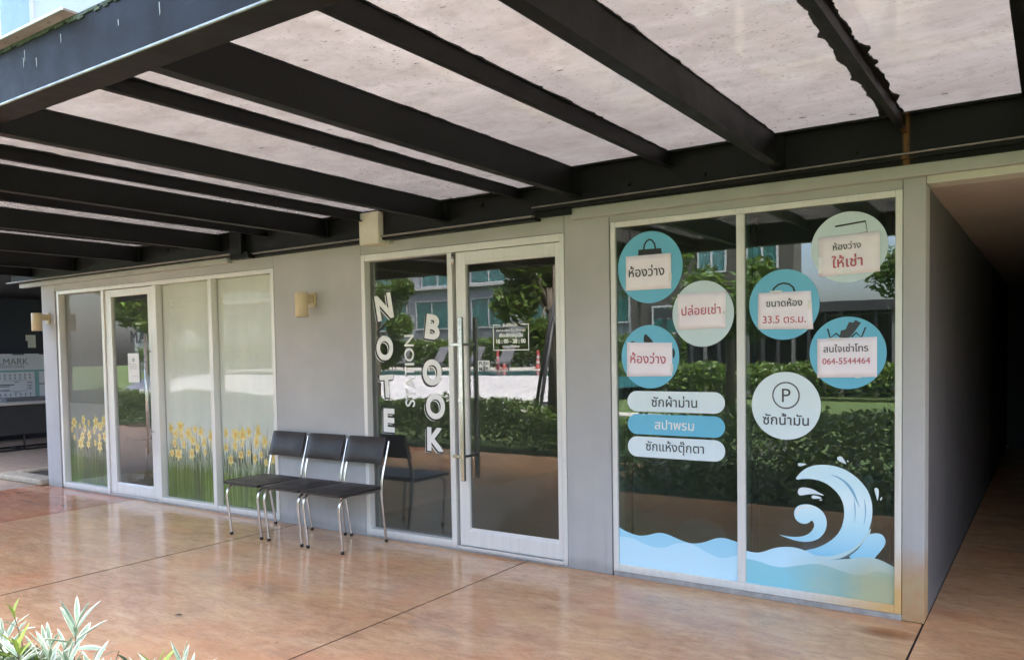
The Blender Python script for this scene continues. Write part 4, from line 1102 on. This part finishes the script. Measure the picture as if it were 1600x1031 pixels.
for s_ in (-1, 1):
    x = cx + s_ * .198; xf = cx + s_ * .192
    pts = arc_path([(xf, -.535, .015), (x, -.576, .421), (x, -.125, .421)], .11, 10)
    m = MB(); m.tube(pts, .0105, 12, caps=False); m.build('leg', M['chrome'], ch)
    m = MB(); m.tube([(xf, -.535, 0), (xf, -.535, .022)], .0135, 12); m.build('foot_cap', M['rubber'], ch)
    pts = arc_path([(xf + s_ * .004, -.070, .015), (x + s_ * .012, -.135, .45), (x + s_ * .012, -.030, .80)], .12, 8)
    m = MB(); m.tube(pts, .0105, 12, caps=False); m.build('leg', M['chrome'], ch)
    m = MB(); m.tube([(xf + s_ * .004, -.068, 0), (xf + s_ * .004, -.070, .022)], .0135, 12); m.build('foot_cap', M['rubber'], ch)
m = MB(); m.tube([(cx - .195, -.50, .422), (cx + .195, -.50, .422)], .008, 8); m.tube([(cx - .195, -.19, .422), (cx + .195, -.19, .422)], .008, 8); m.build('stretcher', M['chrome'], ch)
CHILD = {}
for o in bpy.data.objects:
    if o.parent: CHILD.setdefault(o.parent.name, []).append(o)
c2 = copy_tree(ch); c2.location.x += .475; c2['label'] = 'middle of the three black vinyl chrome chairs, in front of the bare grey wall'
c3 = copy_tree(ch); c3.location.x += .935; c3['label'] = 'rightmost of the three black vinyl chrome chairs, its back beside the letter E'
c2.rotation_euler.z = R(.8); c3.rotation_euler.z = R(-.6)

# ================================================================== FAR LEFT: NAVY WALL, BOARD, COUNTER
nw = MB(); nw.box(-16.3, -16.1, -.4, 9, 0, 2.9); nw = nw.build('wall', M['navy']); tag(nw, 'dark navy wall behind the floor-plan board at far left', 'wall')
m = MB(); m.box(-16.4, -10.9, .5, 9, 2.62, 2.9); m.box(-16.4, -10.9, -.5, .498, 2.62, 2.9); cl = m.build('roof_slab', M['black']); tag(cl, 'dark ceiling over the passage at far left', 'ceiling')
m = MB(); m.box(-16.3, -10.0, 8.8, 9, 0, 2.6); o = m.build('wall', M['navy']); tag(o, 'dark navy end wall deep in the passage at far left', 'wall')
BX = -15.6
bd = thing('map_board', 'white and teal floor-plan board on the navy wall at far left', 'sign board', (BX, 1.5, .5))
m = MB(); m.box(BX - .05, BX, -.3, 4.4, .30, 1.595); m.build('panel', M['board_white'], bd, bevel=.004)
m = MB(); m.box(BX + .001, BX + .004, -.2, 4.3, .35, 1.30); m.build('teal_field', M['board_teal'], bd)
m = MB(); m.box(BX + .005, BX + .008, .1, 2.585, .36, 1.265); m.build('plan_sheet', M['board_white'], bd)
m = MB(); m.box(BX + .005, BX + .008, 2.665, 4.2, .36, 1.265); m.build('plan_sheet', M['board_white'], bd)
m = MB()
for (oy, wid) in ((2.54, 1.9),):
    for r_, z in enumerate((1.21, 1.155, .86, .80)):
        for k in range(9):
            y = oy - .02 - k * .085
            m.box(BX + .009, BX + .011, y - .030, y - .006, z - .012, z + .018); m.box(BX + .009, BX + .011, y - .034, y - .002, z - .022, z - .018)
    for z in (1.11, .92): m.box(BX + .009, BX + .011, 2.05, 2.45, z, z + .006); m.box(BX + .009, BX + .011, 2.22, 2.32, z - .03, z - .018)
    for y in (2.45, 2.53): m.box(BX + .009, BX + .011, y, y + .005, .93, 1.10)
    for z in (.95, 1.0, 1.06): m.box(BX + .009, BX + .011, 2.47, 2.52, z, z + .025)
    for z in (.93, 1.0): m.box(BX + .009, BX + .011, 1.9, 2.15, z, z + .02)
m.build('plan_print', M['board_ink'], bd)
m = MB(); m.box(BX + .009, BX + .012, 1.6, 2.23, 1.03, 1.045); m.box(BX + .009, BX + .012, 2.66, 2.95, 1.03, 1.045); m.box(BX + .002, BX + .005, 2.22, 2.42, 1.575, 1.592); m.box(BX + .002, BX + .005, 2.68, 3.0, 1.575, 1.592); m.build('cable', M['black'], bd)
m = MB(); text_into(m, 'LMARK', 2.235, 1.455, BX + .006, w=.50, bold=.006, plane='YZ'); text_into(m, 'DOWNTOWN', 2.18, 1.362, BX + .006, w=.46, bold=.004, plane='YZ'); m.build('lettering', M['board_ink'], bd)
ct = thing('counter', 'long charcoal counter with pale top on a thin black sled base at far left', 'counter', (-14.1, 1.5, 0))
m = MB(); m.box(-14.6, -14.03, -.2, 4.2, .26, .745); m.build('body', M['bench_dark'], ct, bevel=.01)
m = MB(); m.box(-14.62, -14.0, -.22, 4.22, .750, .800); m.build('top', M['bench_top'], ct, bevel=.008)
m = MB()
for y in (-.1, 1.66, 4.0): m.tube([(-14.05, y, .26), (-14.05, y, .03)], .016, 8)
m.tube([(-14.05, -.15, .02), (-14.05, 4.1, .02)], .017, 8); m.tube([(-14.55, -.15, .02), (-14.55, 4.1, .02)], .017, 8)
for y in (-.1, 1.66, 4.0): m.tube([(-14.55, y, .02), (-14.05, y, .02)], .015, 8)
m.build('sled_base', M['black'], ct)
m = MB(); m.box(-14.5, -14.30, 1.52, 3.2, .802, .86); o = m.build('display_case', M['bench_grey'], None, bevel=.01); tag(o, 'low dark grey case standing on the counter at far left', 'case')
t = thing('switch_plate', 'pale notched plate on the navy wall above the floor-plan board', 'plate', (-16.09, 2.66, 1.75))
m = MB(); pz = [(2.69, 1.95), (2.85, 1.95), (2.85, 1.71), (2.725, 1.71), (2.725, 1.84), (2.69, 1.84)]
b = len(m.v); m.v += [(-16.06, y, z) for y, z in pz] + [(-16.098, y, z) for y, z in pz]
m.f.append(tuple(range(5, -1, -1))); m.m.append(0); m.sm.append(False)
for i in range(6):
    j = (i + 1) % 6; m.f.append((i, j, 6 + j, 6 + i)); m.m.append(0); m.sm.append(False)
m.build('plate', M['paper_white'], t)

# ================================================================== THINGS INSIDE THE SHOPS
t = thing('side_stand', 'thin chrome stand with round base inside the left glass door', 'stand', (-9.05, .75, .02))
m = MB(); m.lathe((-9.05, .75, .02), [(0, .03), (.15, .02), (.16, 0)], 24); m.build('base', M['chrome'], t)
m = MB(); m.tube([(-9.05, .75, .04), (-9.05, .75, .52)], .010, 8); m.build('pole', M['chrome'], t)
m = MB(); m.box(-9.22, -8.9, .6, .9, .52, .535); m.build('top', M['charcoal'], t)
m = MB(); m.box(-8.82, -8.70, .42, .50, .10, .16); o = m.build('small_box', M['paper_white'], None, bevel=.004); tag(o, 'small white box on the floor inside the left glass door', 'box')
m = MB(); m.box(-8.86, -8.6, .38, .62, .02, .099); o = m.build('door_stop_base', M['charcoal'], None, bevel=.01); tag(o, 'dark block under the small white box inside the left door', 'block')
t = thing('plastic_chair', 'rounded sage plastic chair back behind the laundry wave sticker', 'chair', (-2.1, .8, .02))
m = MB()
prof = [(-2.32 + .0, .02), (-2.32, .14), (-2.26, .22), (-2.16, .265), (-2.06, .265), (-1.96, .22), (-1.90, .14), (-1.90, .02)]
m.flat(prof, .78, .04); m.build('backrest', M['tub'], t)
m = MB(); m.box(-2.32, -1.90, .83, 1.15, .02, .10); m.build('seat', M['tub'], t, bevel=.02)
t = thing('capped_pole', 'short pale pole with rounded cap behind the blue wave crest', 'pole', (-.952, .6, .02))
m = MB(); m.tube([(-.952, .6, .02), (-.952, .6, .65)], .021, 14); m.build('shaft', M['bench_top'], t)
m = MB(); m.lathe((-.952, .6, .65), [(.026, 0), (.026, .02), (.020, .038), (.010, .048), (0, .05)], 16); m.build('cap', M['paper_white'], t)

# ================================================================== FALLEN LEAVES ON THE FLOOR
for (x, y, a, l, lab) in ((-4.197, -2.043, .3, .06, 'small dry brown leaf on the floor, lower left of centre'), (-3.336, -2.041, 1.0, .02, 'tiny dark leaf scrap on the floor near the lower joint')):
    m = MB(); ca, sa = math.cos(a), math.sin(a); P_ = []
    for k in range(5):
        f = k / 4; wv = math.sin(f * math.pi) * l * .22
        for s_ in (-1, 1): P_.append((x + (f - .5) * l * ca - s_ * wv * sa, y + (f - .5) * l * sa + s_ * wv * ca, .004 + .006 * math.sin(f * 3)))
    for k in range(4):
        m.poly([P_[2 * k], P_[2 * k + 1], P_[2 * k + 3], P_[2 * k + 2]][::-1])
    o = m.build('fallen_leaf', M['dry_leaf']); tag(o, lab, 'leaf')

# ================================================================== PLANTS AT THE NEAR EDGE
def leaf_blade(length, width, curl=.25, fold=.18):
    """long leaf along +X, cream margin on both sides; material 0 = centre, 1 = margin"""
    m = MB(); n = 7; rows = []
    for i in range(n + 1):
        f = i / n; w_ = width * .5 * math.sin(math.pi * min(1, f * .93 + .05)) ** .75 * (1 - .25 * f)
        if i == n: w_ = .0006
        x = length * f; z = -curl * length * f * f
        rows.append([(x, -w_, z + fold * w_), (x, -w_ * .66, z + fold * w_ * .5), (x, 0, z - fold * w_ * .3), (x, w_ * .66, z + fold * w_ * .5), (x, w_, z + fold * w_)])
    for i in range(n):
        for j in range(4):
            m.mat(1 if j in (0, 3) or i == n - 1 else 0)
            m.poly([rows[i][j], rows[i + 1][j], rows[i + 1][j + 1], rows[i][j + 1]], smooth=True)
    return m
LEAFMESH = []
rnd = random.Random(21)
for k in range(6):
    mb = leaf_blade(1.0, .20 + .05 * rnd.random(), rnd.uniform(-.05, .35), rnd.uniform(.1, .5))
    o = mb.build('leaf', [M['leaf_var_green'], M['leaf_var_cream']]); LEAFMESH.append(o.data); bpy.data.objects.remove(o)
mb = leaf_blade(1.0, .26, .1, .3); o = mb.build('leaf', [M['leaf_young'], M['leaf_young']]); YOUNG = o.data; bpy.data.objects.remove(o)
mb = leaf_blade(1.0, .24, .3, .2); o = mb.build('leaf', [M['leaf_old'], M['leaf_old']]); OLD = o.data; bpy.data.objects.remove(o)
for me in LEAFMESH + [YOUNG, OLD]: me.name = 'leaf_blade'
def put_leaf(parent, base, direction, length, me, roll):
    o = bpy.data.objects.new('leaf', me); COL.objects.link(o)
    d = Vector(direction).normalized()
    q = d.to_track_quat('X', 'Z')
    o.rotation_mode = 'QUATERNION'
    from mathutils import Quaternion
    o.rotation_quaternion = q @ Quaternion((1, 0, 0), roll)
    o.location = base; o.scale = (length, length, length)
    o.parent = parent; o.matrix_parent_inverse = Matrix.Translation(parent.location).inverted()
    return o
def shrub(x, y, tips, label, rnd):
    t = thing('variegated_shrub', label, 'shrub', (x, y, -.08), 'cream-edged shrubs along the near edge of the floor')
    for (tx, ty, tz, nl, L_, kind) in tips:
        tz += .062; L_ *= 1.35; nl += 2
        m = MB(); top = Vector((tx, ty, tz)); b_ = Vector((x + rnd.uniform(-.05, .05), y + rnd.uniform(-.05, .05), -.08))
        mid = b_.lerp(top, .55) + Vector((rnd.uniform(-.03, .03), rnd.uniform(-.03, .03), .04))
        path = arc_path([b_, mid, top], .3, 6); m.tube(path, .0035, 6, r1=.0018); m.build('stem', M['stem'], t)
        for k in range(nl):
            a = k * 2.4 + rnd.uniform(-.3, .3); f = k / max(1, nl - 1); el = rnd.uniform(.15, .6) + f * .8
            me = LEAFMESH[rnd.randrange(6)]
            if kind == 'young' and f > .5: me = YOUNG
            if kind == 'old': me = OLD; el = rnd.uniform(-1.1, .1)
            d = (math.cos(a) * math.cos(el), math.sin(a) * math.cos(el), math.sin(el))
            base = top - (top - mid).normalized() * (.10 * (1 - f))
            put_leaf(t, base, d, L_ * rnd.uniform(.65, 1.1) * (1 - .35 * f), me, rnd.uniform(-.5, .5))
    return t
rnd = random.Random(5)
T1 = [(-3.57, -3.2, .40, 6, .075, 'young'), (-3.46, -3.25, .31, 9, .10, 'old'), (-3.40, -3.30, .27, 8, .11, 'var'), (-3.62, -3.22, .30, 8, .11, 'var'), (-3.22, -3.34, .33, 9, .10, 'young'), (-3.48, -3.12, .24, 8, .11, 'var')]
T2 = [(-3.02, -3.22, .45, 8, .13, 'var'), (-3.10, -3.28, .37, 9, .11, 'var'), (-3.20, -3.18, .30, 8, .11, 'var'), (-2.93, -3.30, .36, 7, .10, 'var'), (-3.14, -3.38, .40, 7, .10, 'young')]
T3 = [(-2.74, -3.22, .40, 6, .095, 'old'), (-2.84, -3.26, .36, 7, .10, 'var'), (-2.66, -3.30, .37, 7, .09, 'var')]
T4 = [(-2.33, -3.24, .455, 7, .11, 'var'), (-2.44, -3.26, .42, 7, .10, 'young'), (-2.55, -3.25, .37, 6, .09, 'var'), (-2.2, -3.3, .46, 6, .09, 'var')]
shrub(-3.45, -3.25, T1, 'cream-edged shrub in the bottom left corner, with yellow-green young leaves', rnd)
shrub(-3.05, -3.28, T2, 'cream-edged shrub with one long pointed upright leaf, left foreground', rnd)
shrub(-2.78, -3.28, T3, 'sparse shrub with dark drooping grey-green leaves, left foreground', rnd)
shrub(-2.40, -3.28, T4, 'low cream-edged shrub whose tips just enter at the bottom edge', rnd)

# ================================================================== GARDEN BEHIND THE CAMERA (seen mirrored in the glass)
def leaf_cloud(name, mats, n, sample, size, parent=None, seed=1):
    r_ = random.Random(seed); V, F, MI = [], [], []
    for k in range(n):
        c = sample(r_)
        if c is None: continue
        s_ = size * r_.uniform(.6, 1.3)
        a = Vector((r_.gauss(0, 1), r_.gauss(0, 1), r_.gauss(0, .6))).normalized(); b = a.cross(Vector((r_.gauss(0, 1), r_.gauss(0, 1), r_.gauss(0, 1)))).normalized()
        b_ = len(V)
        for u, v in ((-1, 0), (0, -.42), (1, 0), (0, .42)): V.append(tuple(Vector(c) + a * s_ * u + b * s_ * v))
        F.append((b_, b_ + 1, b_ + 2, b_ + 3)); MI.append(r_.randrange(len(mats)))
    me = bpy.data.meshes.new(name); me.from_pydata(V, [], F)
    for m_ in mats: me.materials.append(m_)
    me.polygons.foreach_set('material_index', MI); me.update()
    return link(bpy.data.objects.new(name, me), parent)
def wob(x, y): return .5 + .5 * math.sin(x * 3.1 + math.sin(y * 2.3) * 1.5) * math.cos(y * 2.7 + x)
def s_near(r_):
    x = r_.uniform(-4.15, 6); y = -2.92 - abs(r_.random()) * 2.5
    if (x) ** 2 + (y - CAM_Y) ** 2 < .55 ** 2: return None
    h = min(.16 + (-2.92 - y) * .62, .84) * (.8 + .25 * wob(x, y))
    return (x, y, h * r_.random() ** .45 - .03)
o = leaf_cloud('hedge', [M['leaf_dark'], M['leaf_mid'], M['leaf_hedge']], 26000, s_near, .045, None, 3); tag(o, 'low leafy hedge along the walkway in front of the laundry', 'hedge')
def s_near2(r_):
    x = r_.uniform(-24, -4.9); y = -4.95 - r_.random() * 1.7
    h = (.62 + .16 * wob(x * .8, y)) * min(1, .45 + (-4.95 - y) * 1.5) * (1 - .38 * min(1, max(0, (x + 7.2) / .8)))
    return (x, y, h * r_.random() ** .4 - .03)
o = leaf_cloud('hedge', [M['leaf_mid'], M['leaf_hedge'], M['leaf_dark']], 34000, s_near2, .05, None, 4); tag(o, 'clipped green hedge along the walkway in front of the left shops', 'hedge')
m = MB(); m.box(-40, -7.5, -13.1, -12.2, -.078, -.05); o = m.build('path', M['paving']); tag(o, kind='structure')
pl = thing('pool', 'raised swimming pool with sloping white marble edge', 'pool', (-20, -18, 0))
m = MB(); m.hull([(-34, -16.6, -.05), (-34, -14.4, -.05), (-11.2, -14.9, -.05), (-11.2, -16.9, -.05)][::-1], [(-34, -16.6, .70), (-34, -16.3, .70), (-11.2, -16.5, .70), (-11.2, -16.9, .70)][::-1]); m.build('marble_edge', M['marble'], pl)
m = MB(); m.box(-34, -11.2, -24, -16.905, .3, .64); m.build('pool_water', M['water'], pl)
m = MB(); m.box(-40, -11.2, -30, -24.01, -.05, .66); m.build('pool_deck', M['paving'], pl)
lg = thing('sun_lounger', 'third from left grey sling sun lounger in the row beside the pool', 'sun lounger', (-27, -25.5, .66), 'sun loungers beside the pool')
m = MB(); m.hull([(-27.3, -25.2, 1.0), (-26.7, -25.2, 1.0), (-26.7, -25.17, 1.03), (-27.3, -25.17, 1.03)], [(-27.3, -25.75, 1.75), (-26.7, -25.75, 1.75), (-26.7, -25.70, 1.76), (-27.3, -25.70, 1.76)]); m.build('backrest', M['sling'], lg)
m = MB(); m.box(-27.3, -26.7, -25.2, -24.2, .96, 1.0); m.build('seat', M['sling'], lg)
for a, b in ((-27.27, -24.3), (-26.73, -24.3), (-27.27, -25.1), (-26.73, -25.1)): m = MB(); m.box(a - .02, a + .02, b - .02, b + .02, .66, .958); m.build('leg', M['charcoal'], lg)
CHILD = {}
for o in bpy.data.objects:
    if o.parent: CHILD.setdefault(o.parent.name, []).append(o)
for k, dx in enumerate((-3.6, -1.9, 2.4, 4.6, 6.3)):
    c = copy_tree(lg); c.location.x += dx; c['label'] = '%s grey sling sun lounger in the row beside the pool' % ('leftmost', 'second from left', 'fourth from left', 'fifth from left', 'rightmost')[k]
cn = thing('traffic_cone', 'right one of the close pair of red post cones', 'cone', (-21.6, -26.5, .66), 'red post cones by the pool')
m = MB(); m.lathe((-21.6, -26.5, .66), [(.16, 0), (.16, .04), (.09, .05), (.07, .82), (.03, .88), (0, .88)], 12); m.build('post', M['cone'], cn)
m = MB(); m.lathe((-21.6, -26.5, .66), [(.088, .25), (.086, .36)], 12); m.lathe((-21.6, -26.5, .66), [(.083, .50), (.08, .60)], 12); m.build('white_band', M['bld_white'], cn)
CHILD[cn.name] = [o for o in bpy.data.objects if o.parent == cn]
for k, dx in enumerate((-.35, 1.9)):
    c = copy_tree(cn); c.location.x += dx; c['label'] = ('left one of the close pair of red post cones', 'red post cone standing alone at the right')[k]
def s_far(r_):
    x = r_.uniform(-60, -12.5); y = -31 - r_.random() * 1.6
    return (x, y, (2.1 + .2 * wob(x, y)) * r_.random() ** .5)
o = leaf_cloud('hedge', [M['leaf_dark'], M['leaf_mid']], 26000, s_far, .16, None, 6); tag(o, 'tall clipped hedge beyond the pool, before the apartments', 'hedge')
def s_far2(r_):
    x = r_.uniform(-12.4, 8); y = -19.2 - r_.random() * 1.3
    return (x, y, (.85 + .25 * wob(x, y)) * r_.random() ** .5)
o = leaf_cloud('hedge', [M['leaf_dark'], M['leaf_mid'], M['leaf_hedge']], 14000, s_far2, .09, None, 8); tag(o, 'low hedge at the far side of the lawn before the dark pavilion', 'hedge')
pv = thing('pavilion', 'dark slatted pavilion beyond the lawn', 'pavilion', (-6, -22, 0))
m = MB(); m.box(-11.5, 6, -24, -21, 2.55, 2.85); m.build('roof', M['charcoal'], pv)
m = MB(); m.box(-11.4, 5.9, -23.9, -23.8, -.05, 2.54); m.build('back_wall', M['bld2'], pv)
for k in range(36): m = MB(); x = -11.2 + k * .48; m.box(x, x + .10, -21.2, -21.1, -.05, 2.54); m.build('slat', M['charcoal'] if k % 3 else M['bench_grey'], pv)
ap = thing('apartment_building', 'pale blue-grey apartment block with teal curtained windows beyond the pool', 'apartment building', (-38, -44, 0))
m = MB(); m.box(-75, -19.6, -56, -40, -.05, 17); m.build('wall', M['bld'], ap)
m = MB(); m.box(-19.5, -10.7, -37.5, -36, -.05, 13); m.build('wall', M['bld2'], ap)
for z in (6.15, 9.15, 12.2, 15.2): m = MB(); m.box(-75, -19.6, -39.98, -39.6, z - .18, z); m.build('ledge', M['bld_white'], ap)
def win(x, z, w_, h_, y):
    m = MB(); m.box(x, x + w_, y, y + .05, z, z + h_); wd = m.build('window', M['curtain'], ap)
    m = MB()
    for a in (0, w_ / 2, w_): m.box(x + a - .05, x + a + .05, y + .051, y + .12, z, z + h_)
    m.box(x - .05, x + w_ + .05, y + .051, y + .13, z - .1, z - .005); m.box(x - .05, x + w_ + .05, y + .051, y + .13, z + h_ + .005, z + h_ + .1); m.build('frame', M['bld_white'], wd)
    m = MB(); m.box(x + .05, x + w_ - .05, y + .10, y + .11, z, z + h_); m.build('pane', M['glass_bld'], wd)
    return wd
W0 = win(-38.6, 3.2, 3.0, 1.9, -39.98); W0C = [o for o in bpy.data.objects if o.parent == W0]
for r_ in range(4):
    for k in range(12):
        x = -74 + k * 4.5; z = 3.2 + r_ * 3.05
        if abs(x + 38) < 1 and r_ == 0: continue
        w_ = W0.copy(); COL.objects.link(w_); w_.location += Vector((x + 38.6, 0, z - 3.2))
        for c in W0C: d = c.copy(); COL.objects.link(d); mpi = c.matrix_parent_inverse.copy(); d.parent = w_; d.matrix_parent_inverse = mpi
for k in range(3):
    for r_ in range(3): win(-18.2 + k * 2.6, 2.4 + r_ * 3.1, 1.5, 1.3, -35.98)
def tree(x, y, h, cr, cz, ch_, label, seed, leaf=.10, n=5000, mats=('leaf_dark', 'leaf_mid'), lean=0.0):
    t = thing('tree', label, 'tree', (x, y, 0)); r_ = random.Random(seed)
    m = MB(); m.tube([(x, y, -.1), (x + .05 + lean * .3, y, h * .3), (x + lean, y + .05, h * .62)], .13, 8, r1=.07); m.build('trunk', M['bark'], t)
    cl = []
    for k in range(14):
        a = r_.uniform(0, 6.28); e = r_.uniform(-.6, 1); rr_ = cr * r_.uniform(.35, .85)
        c = Vector((x + lean + math.cos(a) * rr_, y + math.sin(a) * rr_, cz + e * ch_ * .5)); cl.append((c, cr * r_.uniform(.28, .5)))
        m = MB(); m.tube([(x + lean * .8, y + .03, h * .5), tuple(Vector((x + lean, y, h * .6)).lerp(c, .5) + Vector((0, 0, .1))), tuple(c)], .045, 6, r1=.012); m.build('limb', M['bark'], t)
    def smp(q):
        c, rad = cl[q.randrange(len(cl))]; d = Vector((q.gauss(0, 1), q.gauss(0, 1), q.gauss(0, .8))).normalized() * rad * q.random() ** .4
        return tuple(c + d)
    leaf_cloud('crown', [M[k_] for k_ in mats], n, smp, leaf, t, seed)
tree(-1.9, -13.5, 5.2, 1.3, 2.9, 2.2, 'leafy tree on the lawn facing the right laundry pane', 1, .085, 9000)
tree(-9.1, -10.2, 4.6, 1.1, 2.5, 2.2, 'tree with long bright leaves facing the glass door', 2, .12, 5000, ('leaf_mid', 'leaf_hedge'))
tree(-16.1, -12.0, 4.0, 1.15, 2.1, 2.6, 'dense round tree beyond the hedge facing the left of the NOTE pane', 3, .065, 14000)
tree(-5.6, -11.5, 4.0, 1.0, 2.4, 1.6, 'young broad-leaved tree facing the left laundry pane', 4, .085, 6000)
tree(-14.6, -26.5, 8.0, 2.6, 5.6, 3.0, 'tall dark tree before the brown apartment wing', 5, .16, 6000)
tree(-26.5, -12.0, 5.5, 2.0, 3.2, 2.6, 'frangipani-like tree facing the left shopfront', 6, .16, 5000, ('leaf_mid', 'leaf_hedge'))
tree(-32.0, -16.0, 6.5, 2.4, 4.0, 3.4, 'broad tree farther left along the hedge', 7, .16, 6000)
tree(4.5, -16, 6.0, 2.4, 4.0, 3.0, 'tree at the right end of the lawn', 9, .15, 5000)
st = thing('tree_stakes', 'three dark stakes propping a young tree on the lawn', 'tree support', (-7.9, -8.2, 0))
for a, b in (((-8.5, -8.4, -.08), (-7.75, -8.1, 2.4)), ((-7.2, -8.3, -.08), (-7.85, -8.15, 2.3)), ((-7.9, -7.6, -.08), (-7.8, -8.2, 2.2))):
    m = MB(); m.tube([a, b], .035, 8); m.build('stake', M['charcoal'], st)
m = MB(); m.tube([(-8.4, -8.3, .5), (-7.3, -8.2, .5)], .025, 8); m.build('cross_bar', M['charcoal'], st)
m = MB(); m.tube([(-7.85, -8.2, -.08), (-7.8, -8.2, 3.4)], .04, 8, r1=.02); m.build('sapling_stem', M['bark'], st)
